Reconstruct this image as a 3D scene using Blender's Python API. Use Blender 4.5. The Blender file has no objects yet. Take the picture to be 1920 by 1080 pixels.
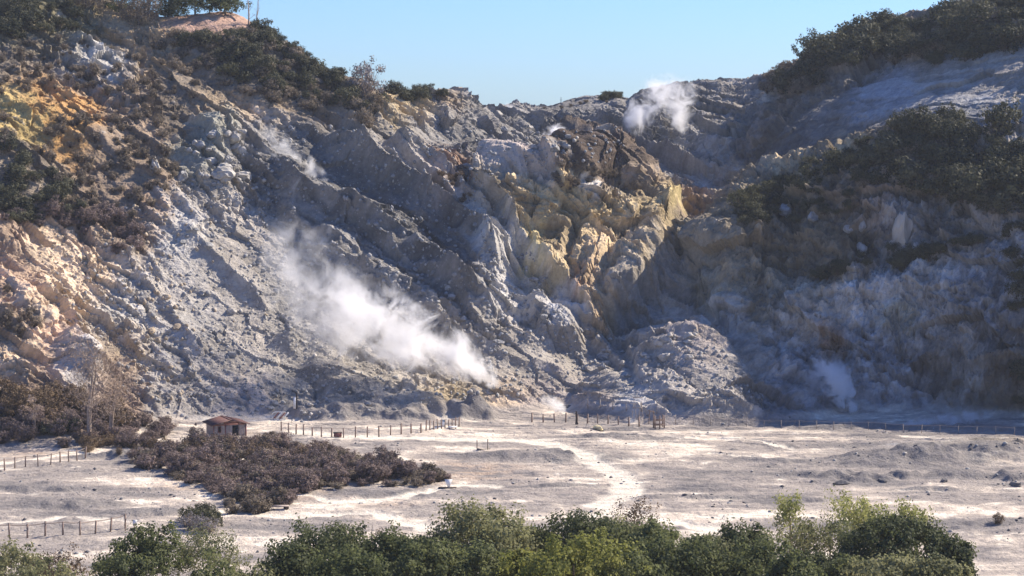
import bpy, math, random, sys, time
import numpy as np
T0 = time.time()
R = math.radians
rng = np.random.default_rng(7)
random.seed(7)
scene = bpy.context.scene
COL = scene.collection

# ------------------------------------------------------------------ camera
FPX = 4060.0            # focal length in photograph pixels (1920 wide)
CAMZ = 40.0
PITCH = math.atan((540 - 205) / FPX)
CP, SP = math.cos(PITCH), math.sin(PITCH)

def W(px, py, Y):
    """world point seen at pixel (px,py) at distance Y along the ground"""
    u = (np.asarray(px, float) - 960) / FPX
    v = (540 - np.asarray(py, float)) / FPX
    dy = CP + v * SP
    dz = -SP + v * CP
    t = Y / dy
    return np.stack([u * t, np.broadcast_to(Y, np.shape(t)) * 1.0, CAMZ + dz * t], -1)

def proj(P):
    x, y, z = P[..., 0], P[..., 1], P[..., 2] - CAMZ
    d = y * CP - z * SP
    up = y * SP + z * CP
    d = np.where(d < 1, 1, d)
    return 960 + FPX * x / d, 540 - FPX * up / d, d

cam_d = bpy.data.cameras.new("camera")
cam = bpy.data.objects.new("camera", cam_d)
COL.objects.link(cam)
cam.location = (0, 0, CAMZ)
cam.rotation_euler = (R(90) - PITCH, 0, 0)
cam_d.sensor_width = 36
cam_d.lens = 36 * FPX / 1920
cam_d.clip_start = 0.5
cam_d.clip_end = 6000
scene.camera = cam

# ------------------------------------------------------------------ noise
def h01(i, j, s):
    n = i.astype(np.int32).view(np.uint32) * np.uint32(374761393) + j.astype(np.int32).view(np.uint32) * np.uint32(668265263) + np.uint32((s * 1442695041) & 0xFFFFFFFF)
    n = (n ^ (n >> np.uint32(13))) * np.uint32(1274126177)
    n = (n ^ (n >> np.uint32(15))) * np.uint32(2246822519)
    return ((n ^ (n >> np.uint32(16))) & np.uint32(0xFFFFFF)).astype(np.float32) * np.float32(1 / 0xFFFFFF)

def perlin(x, y, s=0):
    x = np.asarray(x, np.float32); y = np.asarray(y, np.float32)
    xi = np.floor(x); yi = np.floor(y)
    fx = x - xi; fy = y - yi
    ux = fx * fx * fx * (fx * (fx * 6 - 15) + 10)
    uy = fy * fy * fy * (fy * (fy * 6 - 15) + 10)
    def g(a, b):
        an = h01(xi + a, yi + b, s) * np.float32(6.2831853)
        return np.cos(an) * (fx - a) + np.sin(an) * (fy - b)
    n0 = g(0, 0) * (1 - ux) + g(1, 0) * ux
    n1 = g(0, 1) * (1 - ux) + g(1, 1) * ux
    return (n0 * (1 - uy) + n1 * uy) * 1.5

def fbm(x, y, s=0, o=4, gain=0.5):
    a = 1.0; t = 0; n = 0
    for k in range(o):
        t = t + a * perlin(x, y, s + k); n += a
        x = x * 2.03 + 11.3; y = y * 2.03 - 7.1; a *= gain
    return t / n

def ridged(x, y, s=0, o=4, gain=0.55):
    a = 1.0; t = 0; n = 0
    for k in range(o):
        t = t + a * (1 - 2 * np.abs(perlin(x, y, s + k))); n += a
        x = x * 2.07 + 5.3; y = y * 2.07 - 3.1; a *= gain
    return t / n

def facets(x, y, s=0, tilt=1.0):
    """blocky rock: every Voronoi cell is a tilted plane; returns height, cell value, edge distance"""
    x = np.asarray(x, np.float32); y = np.asarray(y, np.float32)
    xi = np.floor(x); yi = np.floor(y)
    best = np.full(x.shape, 1e9, np.float32); sec = best.copy()
    hgt = np.zeros_like(best); val = np.zeros_like(best)
    for a in (-1, 0, 1):
        for b in (-1, 0, 1):
            i, j = xi + a, yi + b
            cx = i + 0.1 + 0.8 * h01(i, j, s); cy = j + 0.1 + 0.8 * h01(i, j, s + 1)
            dx, dy = x - cx, y - cy
            d = dx * dx + dy * dy
            v = h01(i, j, s + 2)
            gx = h01(i, j, s + 3) - 0.5; gy = h01(i, j, s + 4) - 0.5
            hh = (v - 0.5) + tilt * 2 * (gx * dx + gy * dy)
            m = d < best
            sec = np.where(m, best, np.minimum(sec, d))
            best = np.where(m, d, best)
            hgt = np.where(m, hh, hgt); val = np.where(m, v, val)
    return hgt, val, np.sqrt(sec) - np.sqrt(best)

def sstep(a, b, x):
    t = np.clip((x - a) / (b - a), 0, 1)
    return t * t * (3 - 2 * t)

def poly_dist(px, py, pts):
    """distance to a polyline"""
    best = np.full(px.shape, 1e9)
    for (x0, y0), (x1, y1) in zip(pts[:-1], pts[1:]):
        dx, dy = x1 - x0, y1 - y0
        t = np.clip(((px - x0) * dx + (py - y0) * dy) / (dx * dx + dy * dy + 1e-9), 0, 1)
        best = np.minimum(best, np.hypot(px - x0 - t * dx, py - y0 - t * dy))
    return best

def in_poly(px, py, pts):
    c = np.zeros(np.shape(px), bool)
    n = len(pts)
    for i in range(n):
        x0, y0 = pts[i]; x1, y1 = pts[(i + 1) % n]
        if y0 == y1: continue
        m = ((y0 > py) != (y1 > py)) & (px < (x1 - x0) * (py - y0) / (y1 - y0) + x0)
        c ^= m
    return c

# ------------------------------------------------------------------ the crater's form: surveyed heights, thin-plate spline between them
CPTS = []
def F(px, py):
    Y = CAMZ * FPX / (py - 205.0)
    p = W(px, py, Y); CPTS.append((p[0], p[1], 0.0))
for px in (-400, 0, 400, 800, 1200, 1600, 2000, 2400):
    for py in (1150, 980, 890, 835):
        if px < 300 and py < 850: continue
        F(px, py)
for px, py in ((-300, 850), (-100, 848), (0, 846), (130, 846), (250, 832), (330, 800), (450, 795), (550, 795), (700, 798), (850, 788), (940, 774), (1060, 768),
               (1190, 762), (1230, 774), (1330, 774), (1450, 774), (1600, 776), (1750, 784), (1900, 792), (2050, 800), (2300, 800)):
    F(px, py)
COLS = {
 -150: [(740,268),(600,282),(400,300),(160,325),(-60,352),(-200,380)],
 0: [(760,264),(640,275),(520,287),(400,299),(280,311),(160,325),(60,341),(-20,354),(-60,366)],
 150: [(740,272),(600,288),(450,302),(300,315),(180,329),(90,343),(20,352),(-5,358)],
 300: [(740,281),(600,294),(450,306),(320,317),(230,327),(140,338),(80,346),(44,352),(38,362)],
 450: [(740,284),(600,298),(450,311),(330,322),(240,332),(150,340),(90,347),(44,353),(40,362)],
 560: [(740,286),(600,300),(450,313),(330,325),(250,334),(190,341),(124,348)],
 600: [(148,348)],
 640: [(700,289),(560,303),(420,318),(320,329),(240,340),(174,347)],
 720: [(700,290),(600,299),(450,316),(340,330),(250,342),(220,346),(192,350)],
 800: [(200,357),(172,362)],
 850: [(730,288),(600,302),(480,317),(380,330),(300,343),(240,352),(215,358),(176,363)],
 900: [(205,374)],
 950: [(740,288),(640,299),(520,313),(432,324.5),(378,328),(328,338),(290,354),(240,364),(208,378)],
 1020: [(210,385),(250,372)],
 1085: [(292,337),(374,329),(440,326),(505,316),(585,309),(620,303),(680,298),(740,291),(326,349),(275,364),(230,380),(196,394)],
 1130: [(340,334),(180,398)],
 1180: [(740,290),(660,297),(600,306),(540,310),(500,317),(448,327),(386,330),(346,335),(330,347),(300,354),(240,368),(205,382),(186,394)],
 1270: [(450,325),(400,334),(372,342),(330,354),(260,366),(200,376),(152,388)],
 1340: [(150,388),(220,374),(300,358)],
 1400: [(345,345),(290,356),(220,368),(168,380),(155,388)],
 1480: [(142,378)],
 1220: [(560,309),(480,317)],
 1310: [(604,300),(700,292)],
 1300: [(540,309),(480,315)],
 1350: [(560,305),(480,309),(420,315),(385,324)],
 1250: [(665,296)], 1385: [(660,295)], 1200: [(722,292)], 1330: [(618,306)], 1150: [(640,301)],
 1450: [(720,291),(620,298),(520,304),(440,310),(380,318),(330,332),(250,350)],
 1550: [(720,290),(620,295),(520,300),(430,306),(350,313),(305,319),(288,332),(220,345),(170,355),(100,371)],
 1640: [(60,368)],
 1700: [(720,288),(620,292),(500,297),(380,303),(300,309),(230,316),(208,330),(140,345),(100,355),(58,365)],
 1850: [(740,284),(600,288),(480,292),(380,298),(280,304),(230,312),(165,326),(90,340),(30,352),(5,360)],
 1950: [(740,281),(600,284),(400,292),(260,303),(150,318),(50,336),(-20,352)],
 2200: [(740,275),(500,280),(250,294),(100,310),(-60,345)],
 2500: [(700,268),(300,280),(0,300),(-100,340)],
}
for px, lst in COLS.items():
    for py, Y in lst:
        CPTS.append(tuple(W(px, py, float(Y))))
CPTS += [(-56, 378, 53.0), (-46, 378, 51.5), (-62, 378, 54), (-50, 390, 49), (-30, 372, 37.5), (-40, 372, 43), (-20, 375, 35), (-100, 420, 62), (-60, 405, 50), (-60, 430, 46), (-30, 410, 40), (-8, 410, 33), (0, 440, 30), (15, 425, 33), (35, 425, 34), (50, 420, 36), (60, 400, 44),
         (85, 410, 47), (130, 400, 58), (220, 380, 62), (-200, 330, 45), (-200, 260, 8), (-180, 400, 66), (220, 260, 8), (230, 300, 40),
         (-200, 520, 30), (0, 520, 20), (200, 520, 30), (-200, 150, 0), (200, 150, 0), (-200, 220, 0), (200, 220, 0)]
CPA = np.array(CPTS)
_seen = {}
for p in CPA: _seen[(round(p[0], 1), round(p[1], 1))] = p
CPA = np.array(list(_seen.values()))

def _tps_fit(P, lam):
    n = len(P)
    xy = P[:, :2] / 100.0
    d2 = ((xy[:, None] - xy[None]) ** 2).sum(-1)
    K = np.where(d2 > 0, 0.5 * d2 * np.log(d2 + 1e-12), 0)
    A = np.zeros((n + 3, n + 3)); A[:n, :n] = K + lam * np.eye(n)
    A[:n, n] = 1; A[:n, n + 1:] = xy; A[n, :n] = 1; A[n + 1:, :n] = xy.T
    b = np.zeros(n + 3); b[:n] = P[:, 2]
    return xy, np.linalg.solve(A, b)
_XY, _CO = _tps_fit(CPA, 2e-5)

def tps(x, y):
    sh = x.shape; x = x.ravel() / 100; y = y.ravel() / 100
    out = np.empty(x.size)
    for a in range(0, x.size, 40000):
        b = min(a + 40000, x.size)
        d2 = (x[a:b, None] - _XY[None, :, 0]) ** 2 + (y[a:b, None] - _XY[None, :, 1]) ** 2
        out[a:b] = (0.5 * d2 * np.log(d2 + 1e-12)) @ _CO[:-3] + _CO[-3] + _CO[-2] * x[a:b] + _CO[-1] * y[a:b]
    return out.reshape(sh)

# the spline on a 1 m raster, read back smoothly
GX0, GX1, GY0, GY1 = -270, 300, 140, 560
_gx = np.arange(GX0, GX1 + 1.0); _gy = np.arange(GY0, GY1 + 1.0)
_GZ = tps(*np.meshgrid(_gx, _gy, indexing='ij'))

CONE = W(1316, 596, 295.5)
def base_h(x, y):
    fx = np.clip(x - GX0, 1, len(_gx) - 3.001); fy = np.clip(y - GY0, 1, len(_gy) - 3.001)
    ix = fx.astype(int); iy = fy.astype(int); tx = fx - ix; ty = fy - iy
    def cw(t): return (-.5*t+t*t-.5*t**3, 1-2.5*t*t+1.5*t**3, .5*t+2*t*t-1.5*t**3, -.5*t*t+.5*t**3)
    wx, wy = cw(tx), cw(ty)
    z = 0
    for a in range(4):
        for b in range(4):
            z = z + wx[a] * wy[b] * _GZ[ix + a - 1, iy + b - 1]
    wall = sstep(252, 262, y)
    z = np.where(z < 0, z * wall * 0.3, z)
    z = z * sstep(235, 258, y)
    ap = CONE
    cone = ap[2] - .66 * np.sqrt(((x - ap[0]) * .92) ** 2 + ((y - ap[1]) * 1.0) ** 2 + 1.2) + 1.3
    z = np.where(y > 262, np.maximum(z, cone), z)
    z = z + np.where(y < 130, 38.3 * np.clip((130 - y) / 130, 0, 1), 0)
    return z
print('tps', time.time() - T0)

# ------------------------------------------------------------------ soil colours (albedo, linear)
PAL = dict(
 olive=(.17,.15,.085), tan=(.36,.27,.17), pink=(.44,.29,.215), drab=(.20,.165,.125), ochre=(.47,.275,.105), yellow=(.44,.33,.14), ochrepale=(.46,.36,.21),
 brown=(.25,.19,.135), brownpale=(.30,.22,.16), cream=(.60,.47,.33), peach=(.56,.40,.28), greyw=(.48,.46,.43), greygreen=(.30,.29,.235), palegrey=(.44,.42,.385),
 grey=(.268,.252,.228), dgrey=(.158,.151,.14), rust=(.26,.155,.095), yellowtan=(.42,.33,.19), white=(.58,.57,.56), gbrown=(.315,.285,.245), warmgrey=(.375,.34,.295),
 pinkgrey=(.43,.365,.315), dbrown=(.115,.085,.068), oyel=(.37,.29,.165), otan=(.36,.285,.18), sulph=(.50,.41,.21), obrown=(.23,.195,.14), bgrey=(.29,.30,.31))
BLOBS = [
 (60,30,70,'olive'),(150,50,60,'olive'),(215,45,35,'tan'),(300,100,45,'tan'),(350,48,30,'pink'),(410,50,30,'pink'),(455,55,25,'pink'),(450,140,80,'drab'),(560,150,80,'drab'),(640,190,50,'drab'),
 (660,225,35,'tan'),(740,222,35,'ochrepale'),(790,212,30,'ochrepale'),(700,235,30,'ochrepale'),(840,205,25,'tan'),(810,178,30,'gbrown'),
 (60,120,70,'drab'),(130,135,50,'gbrown'),(190,120,45,'palegrey'),(70,175,40,'ochre'),(110,188,42,'ochre'),(155,195,34,'ochre'),(160,235,26,'ochre'),(20,220,40,'yellow'),(60,245,35,'yellow'),(135,290,28,'ochre'),(110,265,25,'ochre'),
 (50,330,60,'drab'),(230,250,70,'brown'),(180,330,50,'brown'),(280,330,50,'brown'),(330,190,60,'drab'),(390,205,35,'tan'),(370,225,22,'cream'),(480,205,30,'cream'),(440,195,25,'tan'),(530,200,40,'tan'),(600,215,40,'drab'),
 (30,430,40,'brownpale'),(80,460,50,'cream'),(150,440,40,'brownpale'),(30,530,50,'peach'),(100,560,60,'cream'),(160,520,50,'cream'),(230,450,50,'brown'),(280,400,50,'brownpale'),(340,420,50,'palegrey'),(345,490,55,'palegrey'),(390,590,60,'palegrey'),(330,640,55,'palegrey'),(470,650,55,'warmgrey'),(440,540,50,'warmgrey'),
 (20,610,40,'brown'),(30,680,40,'cream'),(110,650,40,'peach'),(150,690,50,'greyw'),(70,720,60,'brownpale'),(230,590,60,'palegrey'),(220,650,50,'tan'),(300,560,60,'warmgrey'),(300,660,60,'warmgrey'),(200,720,50,'brownpale'),
 (400,255,45,'greygreen'),(370,310,45,'greygreen'),(440,290,35,'grey'),(380,370,50,'gbrown'),(440,430,70,'warmgrey'),(400,520,70,'gbrown'),(420,620,80,'warmgrey'),(520,560,70,'grey'),(500,250,50,'grey'),(540,330,60,'dgrey'),
 (600,300,50,'dgrey'),(580,420,60,'grey'),(650,380,60,'dgrey'),(600,640,80,'grey'),(720,430,60,'dgrey'),(800,480,60,'dgrey'),(700,520,70,'grey'),(650,260,60,'gbrown'),(740,320,50,'warmgrey'),(700,280,50,'grey'),
 (820,325,30,'rust'),(865,350,25,'rust'),(885,385,18,'rust'),(830,400,45,'pinkgrey'),(890,440,40,'warmgrey'),(930,490,40,'palegrey'),(970,450,28,'yellowtan'),(1000,490,25,'sulph'),(1040,540,25,'yellowtan'),(960,570,50,'palegrey'),
 (930,580,25,'greyw'),(1060,590,35,'greyw'),(1040,610,20,'white'),(1090,560,25,'rust'),(860,560,50,'dgrey'),(850,640,70,'gbrown'),(960,660,70,'gbrown'),(1080,680,60,'gbrown'),(1140,720,40,'gbrown'),(780,700,60,'gbrown'),(600,720,80,'gbrown'),
 (700,760,80,'gbrown'),(850,755,60,'otan'),(400,720,70,'warmgrey'),(950,745,34,'cream'),(1010,750,45,'pinkgrey'),(1100,755,45,'pinkgrey'),(1180,755,30,'greyw'),(620,775,50,'gbrown'),(760,780,50,'gbrown'),(890,765,26,'gbrown'),(450,760,50,'pinkgrey'),
 (820,260,60,'grey'),(900,230,50,'grey'),(900,290,60,'dgrey'),(980,250,60,'grey'),(1060,250,60,'dgrey'),(1130,215,50,'grey'),(1180,260,60,'dgrey'),(1250,200,60,'dgrey'),(1300,260,60,'grey'),(1350,200,60,'grey'),(1400,180,50,'warmgrey'),
 (1240,330,40,'grey'),(1330,330,40,'warmgrey'),(1310,390,30,'brownpale'),
 (970,335,38,'pinkgrey'),(930,350,30,'warmgrey'),(1000,360,25,'pinkgrey'),(1075,320,30,'dbrown'),(1050,340,30,'dbrown'),(1110,302,10,'cream'),(1120,345,40,'dbrown'),(1190,350,40,'brown'),(1095,392,16,'palegrey'),(1160,380,35,'obrown'),
 (930,410,40,'obrown'),(970,410,40,'otan'),(1050,430,50,'oyel'),(1120,450,50,'oyel'),(1210,400,35,'oyel'),(1255,400,22,'sulph'),(1240,440,22,'yellowtan'),(1180,480,50,'otan'),(1110,530,35,'tan'),(1050,500,35,'otan'),(1120,580,30,'tan'),
 (1230,560,60,'grey'),(1300,640,60,'pinkgrey'),(1300,720,80,'warmgrey'),(1220,660,40,'warmgrey'),(1400,700,60,'warmgrey'),
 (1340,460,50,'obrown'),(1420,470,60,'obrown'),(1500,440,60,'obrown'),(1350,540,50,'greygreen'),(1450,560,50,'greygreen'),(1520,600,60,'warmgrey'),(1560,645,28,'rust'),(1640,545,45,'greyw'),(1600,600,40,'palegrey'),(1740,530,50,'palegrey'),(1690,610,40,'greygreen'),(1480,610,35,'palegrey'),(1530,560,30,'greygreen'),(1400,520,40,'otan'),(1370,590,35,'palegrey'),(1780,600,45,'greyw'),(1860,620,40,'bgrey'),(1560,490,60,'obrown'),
 (1850,560,70,'bgrey'),(1800,660,80,'gbrown'),(1650,680,80,'bgrey'),(1500,720,70,'bgrey'),(1900,700,60,'drab'),(1660,405,35,'pinkgrey'),(1700,420,30,'greyw'),(1800,430,50,'grey'),
 (1480,280,50,'dgrey'),(1560,220,60,'dgrey'),(1660,190,60,'bgrey'),(1780,150,60,'gbrown'),(1880,130,60,'warmgrey'),(1800,210,60,'bgrey'),(1600,300,40,'otan'),(1500,340,40,'otan'),(1400,390,40,'obrown'),(1880,270,50,'warmgrey'),
 (1700,280,60,'drab'),(1850,340,60,'drab'),(1600,380,60,'drab'),(1600,90,60,'drab'),(1500,150,50,'brown'),(1750,60,60,'drab'),(1900,30,60,'drab'),
]
B_XY = np.array([(b[0], b[1]) for b in BLOBS], float); B_R = np.array([b[2] for b in BLOBS], float); B_C = np.array([PAL[b[3]] for b in BLOBS])

def blob_colour(px, py):
    out = np.empty((px.size, 3))
    for a in range(0, px.size, 40000):
        b = min(a + 40000, px.size)
        d2 = (px[a:b, None] - B_XY[None, :, 0]) ** 2 + (py[a:b, None] - B_XY[None, :, 1]) ** 2
        w = np.exp(-1.6 * d2 / B_R[None] ** 2) + 1e-4 / (1 + d2 / 2500.0)
        out[a:b] = (w @ B_C) / w.sum(1)[:, None]
    return out

PATHS = [  # pale trodden ways over the crater floor: (points in the survey picture, half width in m)
 ([(560,812),(640,822),(760,826),(880,828),(960,826),(1040,840),(1095,862),(1140,886),(1170,906),(1182,926),(1160,944),(1120,955)], 2.6),
 ([(1120,955),(1190,975),(1270,990),(1330,1000)], 2.0),
 ([(560,935),(640,948),(760,940),(860,915),(930,918)], 1.3),
 ([(430,968),(560,978),(700,970),(760,990),(820,1002)], 1.6),
 ([(0,875),(90,862),(160,856),(240,858)], 1.2),
 ([(1190,815),(1300,822),(1420,828),(1500,852)], 1.0),
 ([(1340,858),(1480,868)], .9),
 ([(1700,820),(1800,832),(1930,836)], 1.6),
 ([(0,990),(130,978),(240,985)], 1.0),
]
PATHS_W = []
for pts, hw in PATHS:
    q = [W(a, b, CAMZ * FPX / (b - 205.0))[:2] for a, b in pts]
    PATHS_W.append(([tuple(v) for v in q], hw * .70))
MOUNDS = [ # (px, py, half-length m, half-depth m, height m): low dark hummocks of mud on the floor
 (1110,822,4.5,2,.55),(1190,824,4,2,.45),(1680,868,6,4,1.3),(1760,872,6,4,1.1),(1850,855,5,3,1.0),(1640,878,4,3,.8),(1540,900,4,2.5,.6),(1570,905,2,1.5,.7),(1800,900,4,2.5,.6),(1905,905,2,1.5,.9),
 (1740,925,3,1.5,.5),(1440,870,5,2,.35),(1600,800,9,2.5,.5),(1770,806,7,2,.6),(1900,812,6,2,.6),(1300,940,6,1.5,.3),(990,862,8,4,.6),(1060,865,6,4,.4),(210,862,3.5,1.6,.9),(120,955,5,2.5,.7),(60,925,6,2,.5),
 (280,970,4,1.5,.4),(720,935,5,2,.4),(1050,918,4,1.2,.3),(700,900,5,2,.2),(1850,990,5,2,.5),(1310,925,5,1.5,.3),(1500,945,4,1.5,.3),(1350,800,6,1.5,.3),(1150,800,5,1.2,.25),(1690,900,2.0,1.3,.8),(1640,905,1.6,1.2,.6),(1880,870,3,2,.9),
 (635,790,5,3,1.9),(585,790,3,2,1.3),(700,787,4.5,2.6,1.6),(765,789,4.5,2.4,1.5),(815,784,4,2.6,2.0),(870,786,4,2.6,2.3),(905,784,2.2,2.2,1.9),(740,780,6,3,2.4),(660,779,6,3,2.2),(555,788,2.5,1.8,1.1),(500,784,4,2,1.0),
]
def floor_relief(x, y):
    z = 0.16 * fbm(x / 9, y / 7, 31, 4) + 0.05 * ridged(x / 3.1, y / 2.3, 37, 3)
    dark = np.zeros(x.shape); mn = .85 + .28 * fbm(x / 2.4, y / 1.9, 80, 3)
    for k, (a, b, lx, ly, h) in enumerate(MOUNDS):
        c = W(a, b, CAMZ * FPX / (b - 205.0))
        wx = x + 1.4 * perlin(x / 2.2, y / 2.2, 60 + k % 3); wy = y + 1.0 * perlin(x / 2.0, y / 2.0, 70 + k % 3)
        d = np.sqrt(((wx - c[0]) / lx / (1.6 if b > 800 else 1)) ** 2 + ((wy - c[1]) / ly) ** 2)
        m = sstep(1.0, 0.1, d)
        z = z + h * ((1.0 if a > 1400 else .95) if b > 800 else 1) * m * mn
        dark = np.maximum(dark, sstep(1.15, .6, d))
    pth = np.zeros(x.shape)
    for pts, hw in PATHS_W:
        d = poly_dist(x + .7 * perlin(x / 2, y / 2, 90), y + .9 * perlin(x / 2.2, y / 2.2, 91), pts)
        pth = np.maximum(pth, sstep(hw * 1.25, hw * .5, d))
    z = z * (1 - .7 * pth)
    st = fbm(x / 9, y / 3.6, 33, 3); st2 = fbm(x / 5 + 7, y / 2.6, 35, 3)
    z = z + (.13 * sstep(-.02, .05, st) + .09 * sstep(.08, .13, st2)) * (1 - pth)
    return z, dark, pth

def build_terrain(xs, ys):
    """positions and soil colours of one sheet of the landscape"""
    X, Y = np.meshgrid(xs, ys, indexing='ij')
    X = X.astype(np.float32); Y = Y.astype(np.float32)
    Z = base_h(X, Y)
    e = 0.6
    dzx = (base_h(X + e, Y) - base_h(X - e, Y)) / (2 * e)
    dzy = (base_h(X, Y + e) - base_h(X, Y - e)) / (2 * e)
    nl = np.sqrt(1 + dzx ** 2 + dzy ** 2)
    N = np.stack([-dzx / nl, -dzy / nl, 1 / nl], -1)
    P0 = np.stack([X, Y, Z], -1)
    px, py, _ = proj(P0)
    wallm = sstep(0.1, 2.2, Z) * sstep(225, 250, Y)
    # ---- relief of the walls
    S = Y * 0.76 + Z * 0.65                                   # along the slope
    fallL = (X * .76 - S * .65, X * .65 + S * .76)            # (down the fall line, across it) for the left and middle walls
    fallR = (-X * .45 - S * .89, X * .89 - S * .45)
    right = sstep(22, 34, X - (Y - 290) * .12)
    wx = 1.8 * fbm(X / 7, S / 7, 3, 3); wy = 1.8 * fbm(X / 7, S / 7, 8, 3)
    def ell(a, b, rx, ry): return np.exp(-(((px - a) / rx) ** 2 + ((py - b) / ry) ** 2) ** 1.5)
    scree = np.clip(ell(450, 540, 140, 130) + ell(600, 690, 170, 60) + ell(1000, 690, 150, 45) + ell(820, 270, 80, 22) + ell(1085, 200, 80, 24) + ell(1190, 735, 70, 30) + .8 * ell(340, 560, 60, 80), 0, 1)
    bl_ = in_poly(px, py, [(888,385),(925,335),(1005,322),(1060,290),(1112,286),(1205,338),(1288,408),(1272,452),(1212,522),(1150,592),(1100,604),(1055,560),(1000,520),(940,470)])
    slabs = np.exp(-((((px - 740) * .84 + (py - 430) * .54) / 300) ** 2 + ((-(px - 740) * .54 + (py - 430) * .84) / 105) ** 2) ** 2) * (1 - bl_)
    rid_l = ridged((fallL[0] + 1.5 * wx) / 30, (fallL[1] + wy) / 8, 11, 5, .55)
    def ledges(q, sd):                                          # strata edges: a step up, then a slow fall away
        fr = q - np.floor(q); k_ = np.floor(q)
        am = h01(k_, k_ * 0 + 3, sd)
        return (1 - fr) * sstep(0, .10, fr) * (.35 + am)
    lm = sstep(-.18, .25, fbm(fallL[0] / 16, fallL[1] / 9, 17, 3))
    led_l = ledges((fallL[1] + 1.1 * wy + .12 * fallL[0] + 2.2 * fbm(fallL[0] / 14, fallL[1] / 6, 18, 2)) / 6.8, 19) * lm + .42 * ledges((fallL[1] + wy + .1 * fallL[0]) / 2.9, 23) * sstep(-.1, .3, fbm(fallL[0] / 9, fallL[1] / 6, 21, 2))
    rid_r = ridged((fallR[0] + wx) / 22, (fallR[1] + wy) / 4.6, 15, 5, .6)
    rid = (.6 * rid_l + 1.75 * sstep(190, 250, py) * led_l * np.clip(1 - scree, .15, 1) * (1 + .7 * slabs)) * (1 - right) + (rid_r + .5 * ridged((fallR[0] + wx) / 5, (fallR[1] + wy) / 2.4, 17, 3)) * right * .95
    big = fbm(X / 24, S / 20, 20, 3)
    f1, v1, e1 = facets((fallL[0] + wx) / 8.5, (fallL[1] + wy) / 2.4, 100, .9)
    f0, v0, e0 = facets((fallL[0] + 2 * wx) / 15, (fallL[1] + 1.6 * wy) / 6.5, 90, .9)
    f2, v2, e2 = facets((fallL[0] + wx * .7) / 2.6, (fallL[1] + wy * .7) / 1.3, 120, 1.0)
    f3, v3, e3 = facets(X / 1.0 + wx, S / .8 + wy, 140, 1.1)
    fine = fbm(X / 1.3, S / 1.1, 25, 5, .6)
    # how rocky each part of the wall is
    smooth_r = np.exp(-(((px - 1330) / 110) ** 2 + ((py - 680) / 85) ** 2))                      # talus cone
    smooth_u = in_poly(px, py, [(1400,330),(1520,200),(1700,120),(1940,60),(1940,260),(1720,215),(1500,320)])
    smooth_g = in_poly(px, py, [(280,-90),(490,-90),(530,80),(300,62)])
    rough = 1 - .8 * smooth_r - .75 * smooth_u - .85 * smooth_g
    blocky = sstep(-.05, .3, fbm(X / 11, S / 10, 50, 3))
    rough = np.clip(rough, .12, 1) * (1 - .6 * np.exp(-(((px - 965) / 55) ** 2 + ((py - 338) / 26) ** 2)))
    crag = np.exp(-(((px - 400) / 75) ** 2 + ((py - 300) / 65) ** 2)) + np.exp(-(((px - 150) / 90) ** 2 + ((py - 130) / 60) ** 2)) + .45 * np.exp(-(((px - 1140) / 130) ** 2 + ((py - 450) / 110) ** 2)) + .6 * np.exp(-(((px - 760) / 110) ** 2 + ((py - 215) / 22) ** 2))
    lowz = 1 - .5 * sstep(560, 660, py) * (1 - right)
    scrub = np.maximum(np.exp(-(((px - 190) / 150) ** 2 + ((py - 310) / 110) ** 2) ** 2), .8 * np.exp(-(((px - 480) / 190) ** 2 + ((py - 140) / 60) ** 2) ** 2))
    rough = rough * (1 - .5 * scrub) * (1 - .66 * scree) * np.where(bl_, .55, 1)
    rough = rough * (1 - .45 * slabs)
    blocky = blocky * (1 - .6 * slabs)
    blocky = blocky * (1 - .6 * scree)
    crumb = ridged(X / 1.1 + wx, S / .9 + wy, 55, 3, .6)
    ridge_zone = sstep(165, 235, py) * .62 + .38
    disp = wallm * (rough * (lowz * 1.25 * rid * ridge_zone * (1 + .15 * right) + (1.25 + .9 * right) * f0 * (1 - scree) + .95 * f1 * (1 - .2 * right) + (.16 + .55 * blocky + .2 * right) * f2 + (.14 + .28 * blocky) * f3 + .16 * fine + (.24 + .06 * right) * crumb + crag * (.75 * f2 + .8 * f1)) + 1.0 * big * ridge_zone * (1 - .6 * smooth_g) + .1 * fine)
    # named shelves and bulges
    def bulge(a, b, rx, ry, h, ang=0.):
        ca, sa = math.cos(ang), math.sin(ang)
        dx, dy = px + wx * 5 - a, py + wy * 5 - b
        u, v = (dx * ca + dy * sa) / rx, (-dx * sa + dy * ca) / ry
        return h * np.exp(-(u * u + v * v) * 1.2)
    near = np.where(Y < 345, 1, 0)
    disp = disp + wallm * near * (bulge(1095,395,22,28,2.0) + bulge(965,345,60,28,1.8) + bulge(1075,325,60,45,1.5) + bulge(1120,550,38,45,1.0) + bulge(950,420,35,40,.7)
        + bulge(1040,500,28,38,.6) + bulge(1060,600,50,26,2.4,.5) + bulge(400,265,45,30,2.0) + bulge(395,330,50,30,1.2) + bulge(550,640,35,28,1.6) + bulge(150,690,40,26,2.0,.6)
        + bulge(30,690,60,16,1.6,.6) + bulge(820,760,85,18,1.9) + bulge(640,770,70,16,1.3) + bulge(880,765,40,20,1.2) + bulge(640,728,50,12,1.2)
        + bulge(1690,420,22,40,2.2,.5) + bulge(1660,395,40,26,1.2) + bulge(1640,545,90,26,1.5,-.2) + bulge(1740,540,60,60,1.5)
        + bulge(800,180,65,13,2.2) + bulge(1310,215,80,55,3.0) + bulge(1290,330,60,28,2.2) + bulge(1350,330,40,26,1.6))
    disp = disp + wallm * (bulge(1085,192,60,12,.8) - bulge(1200,290,40,40,2.0) - bulge(1180,215,14,30,1.6))
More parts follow.
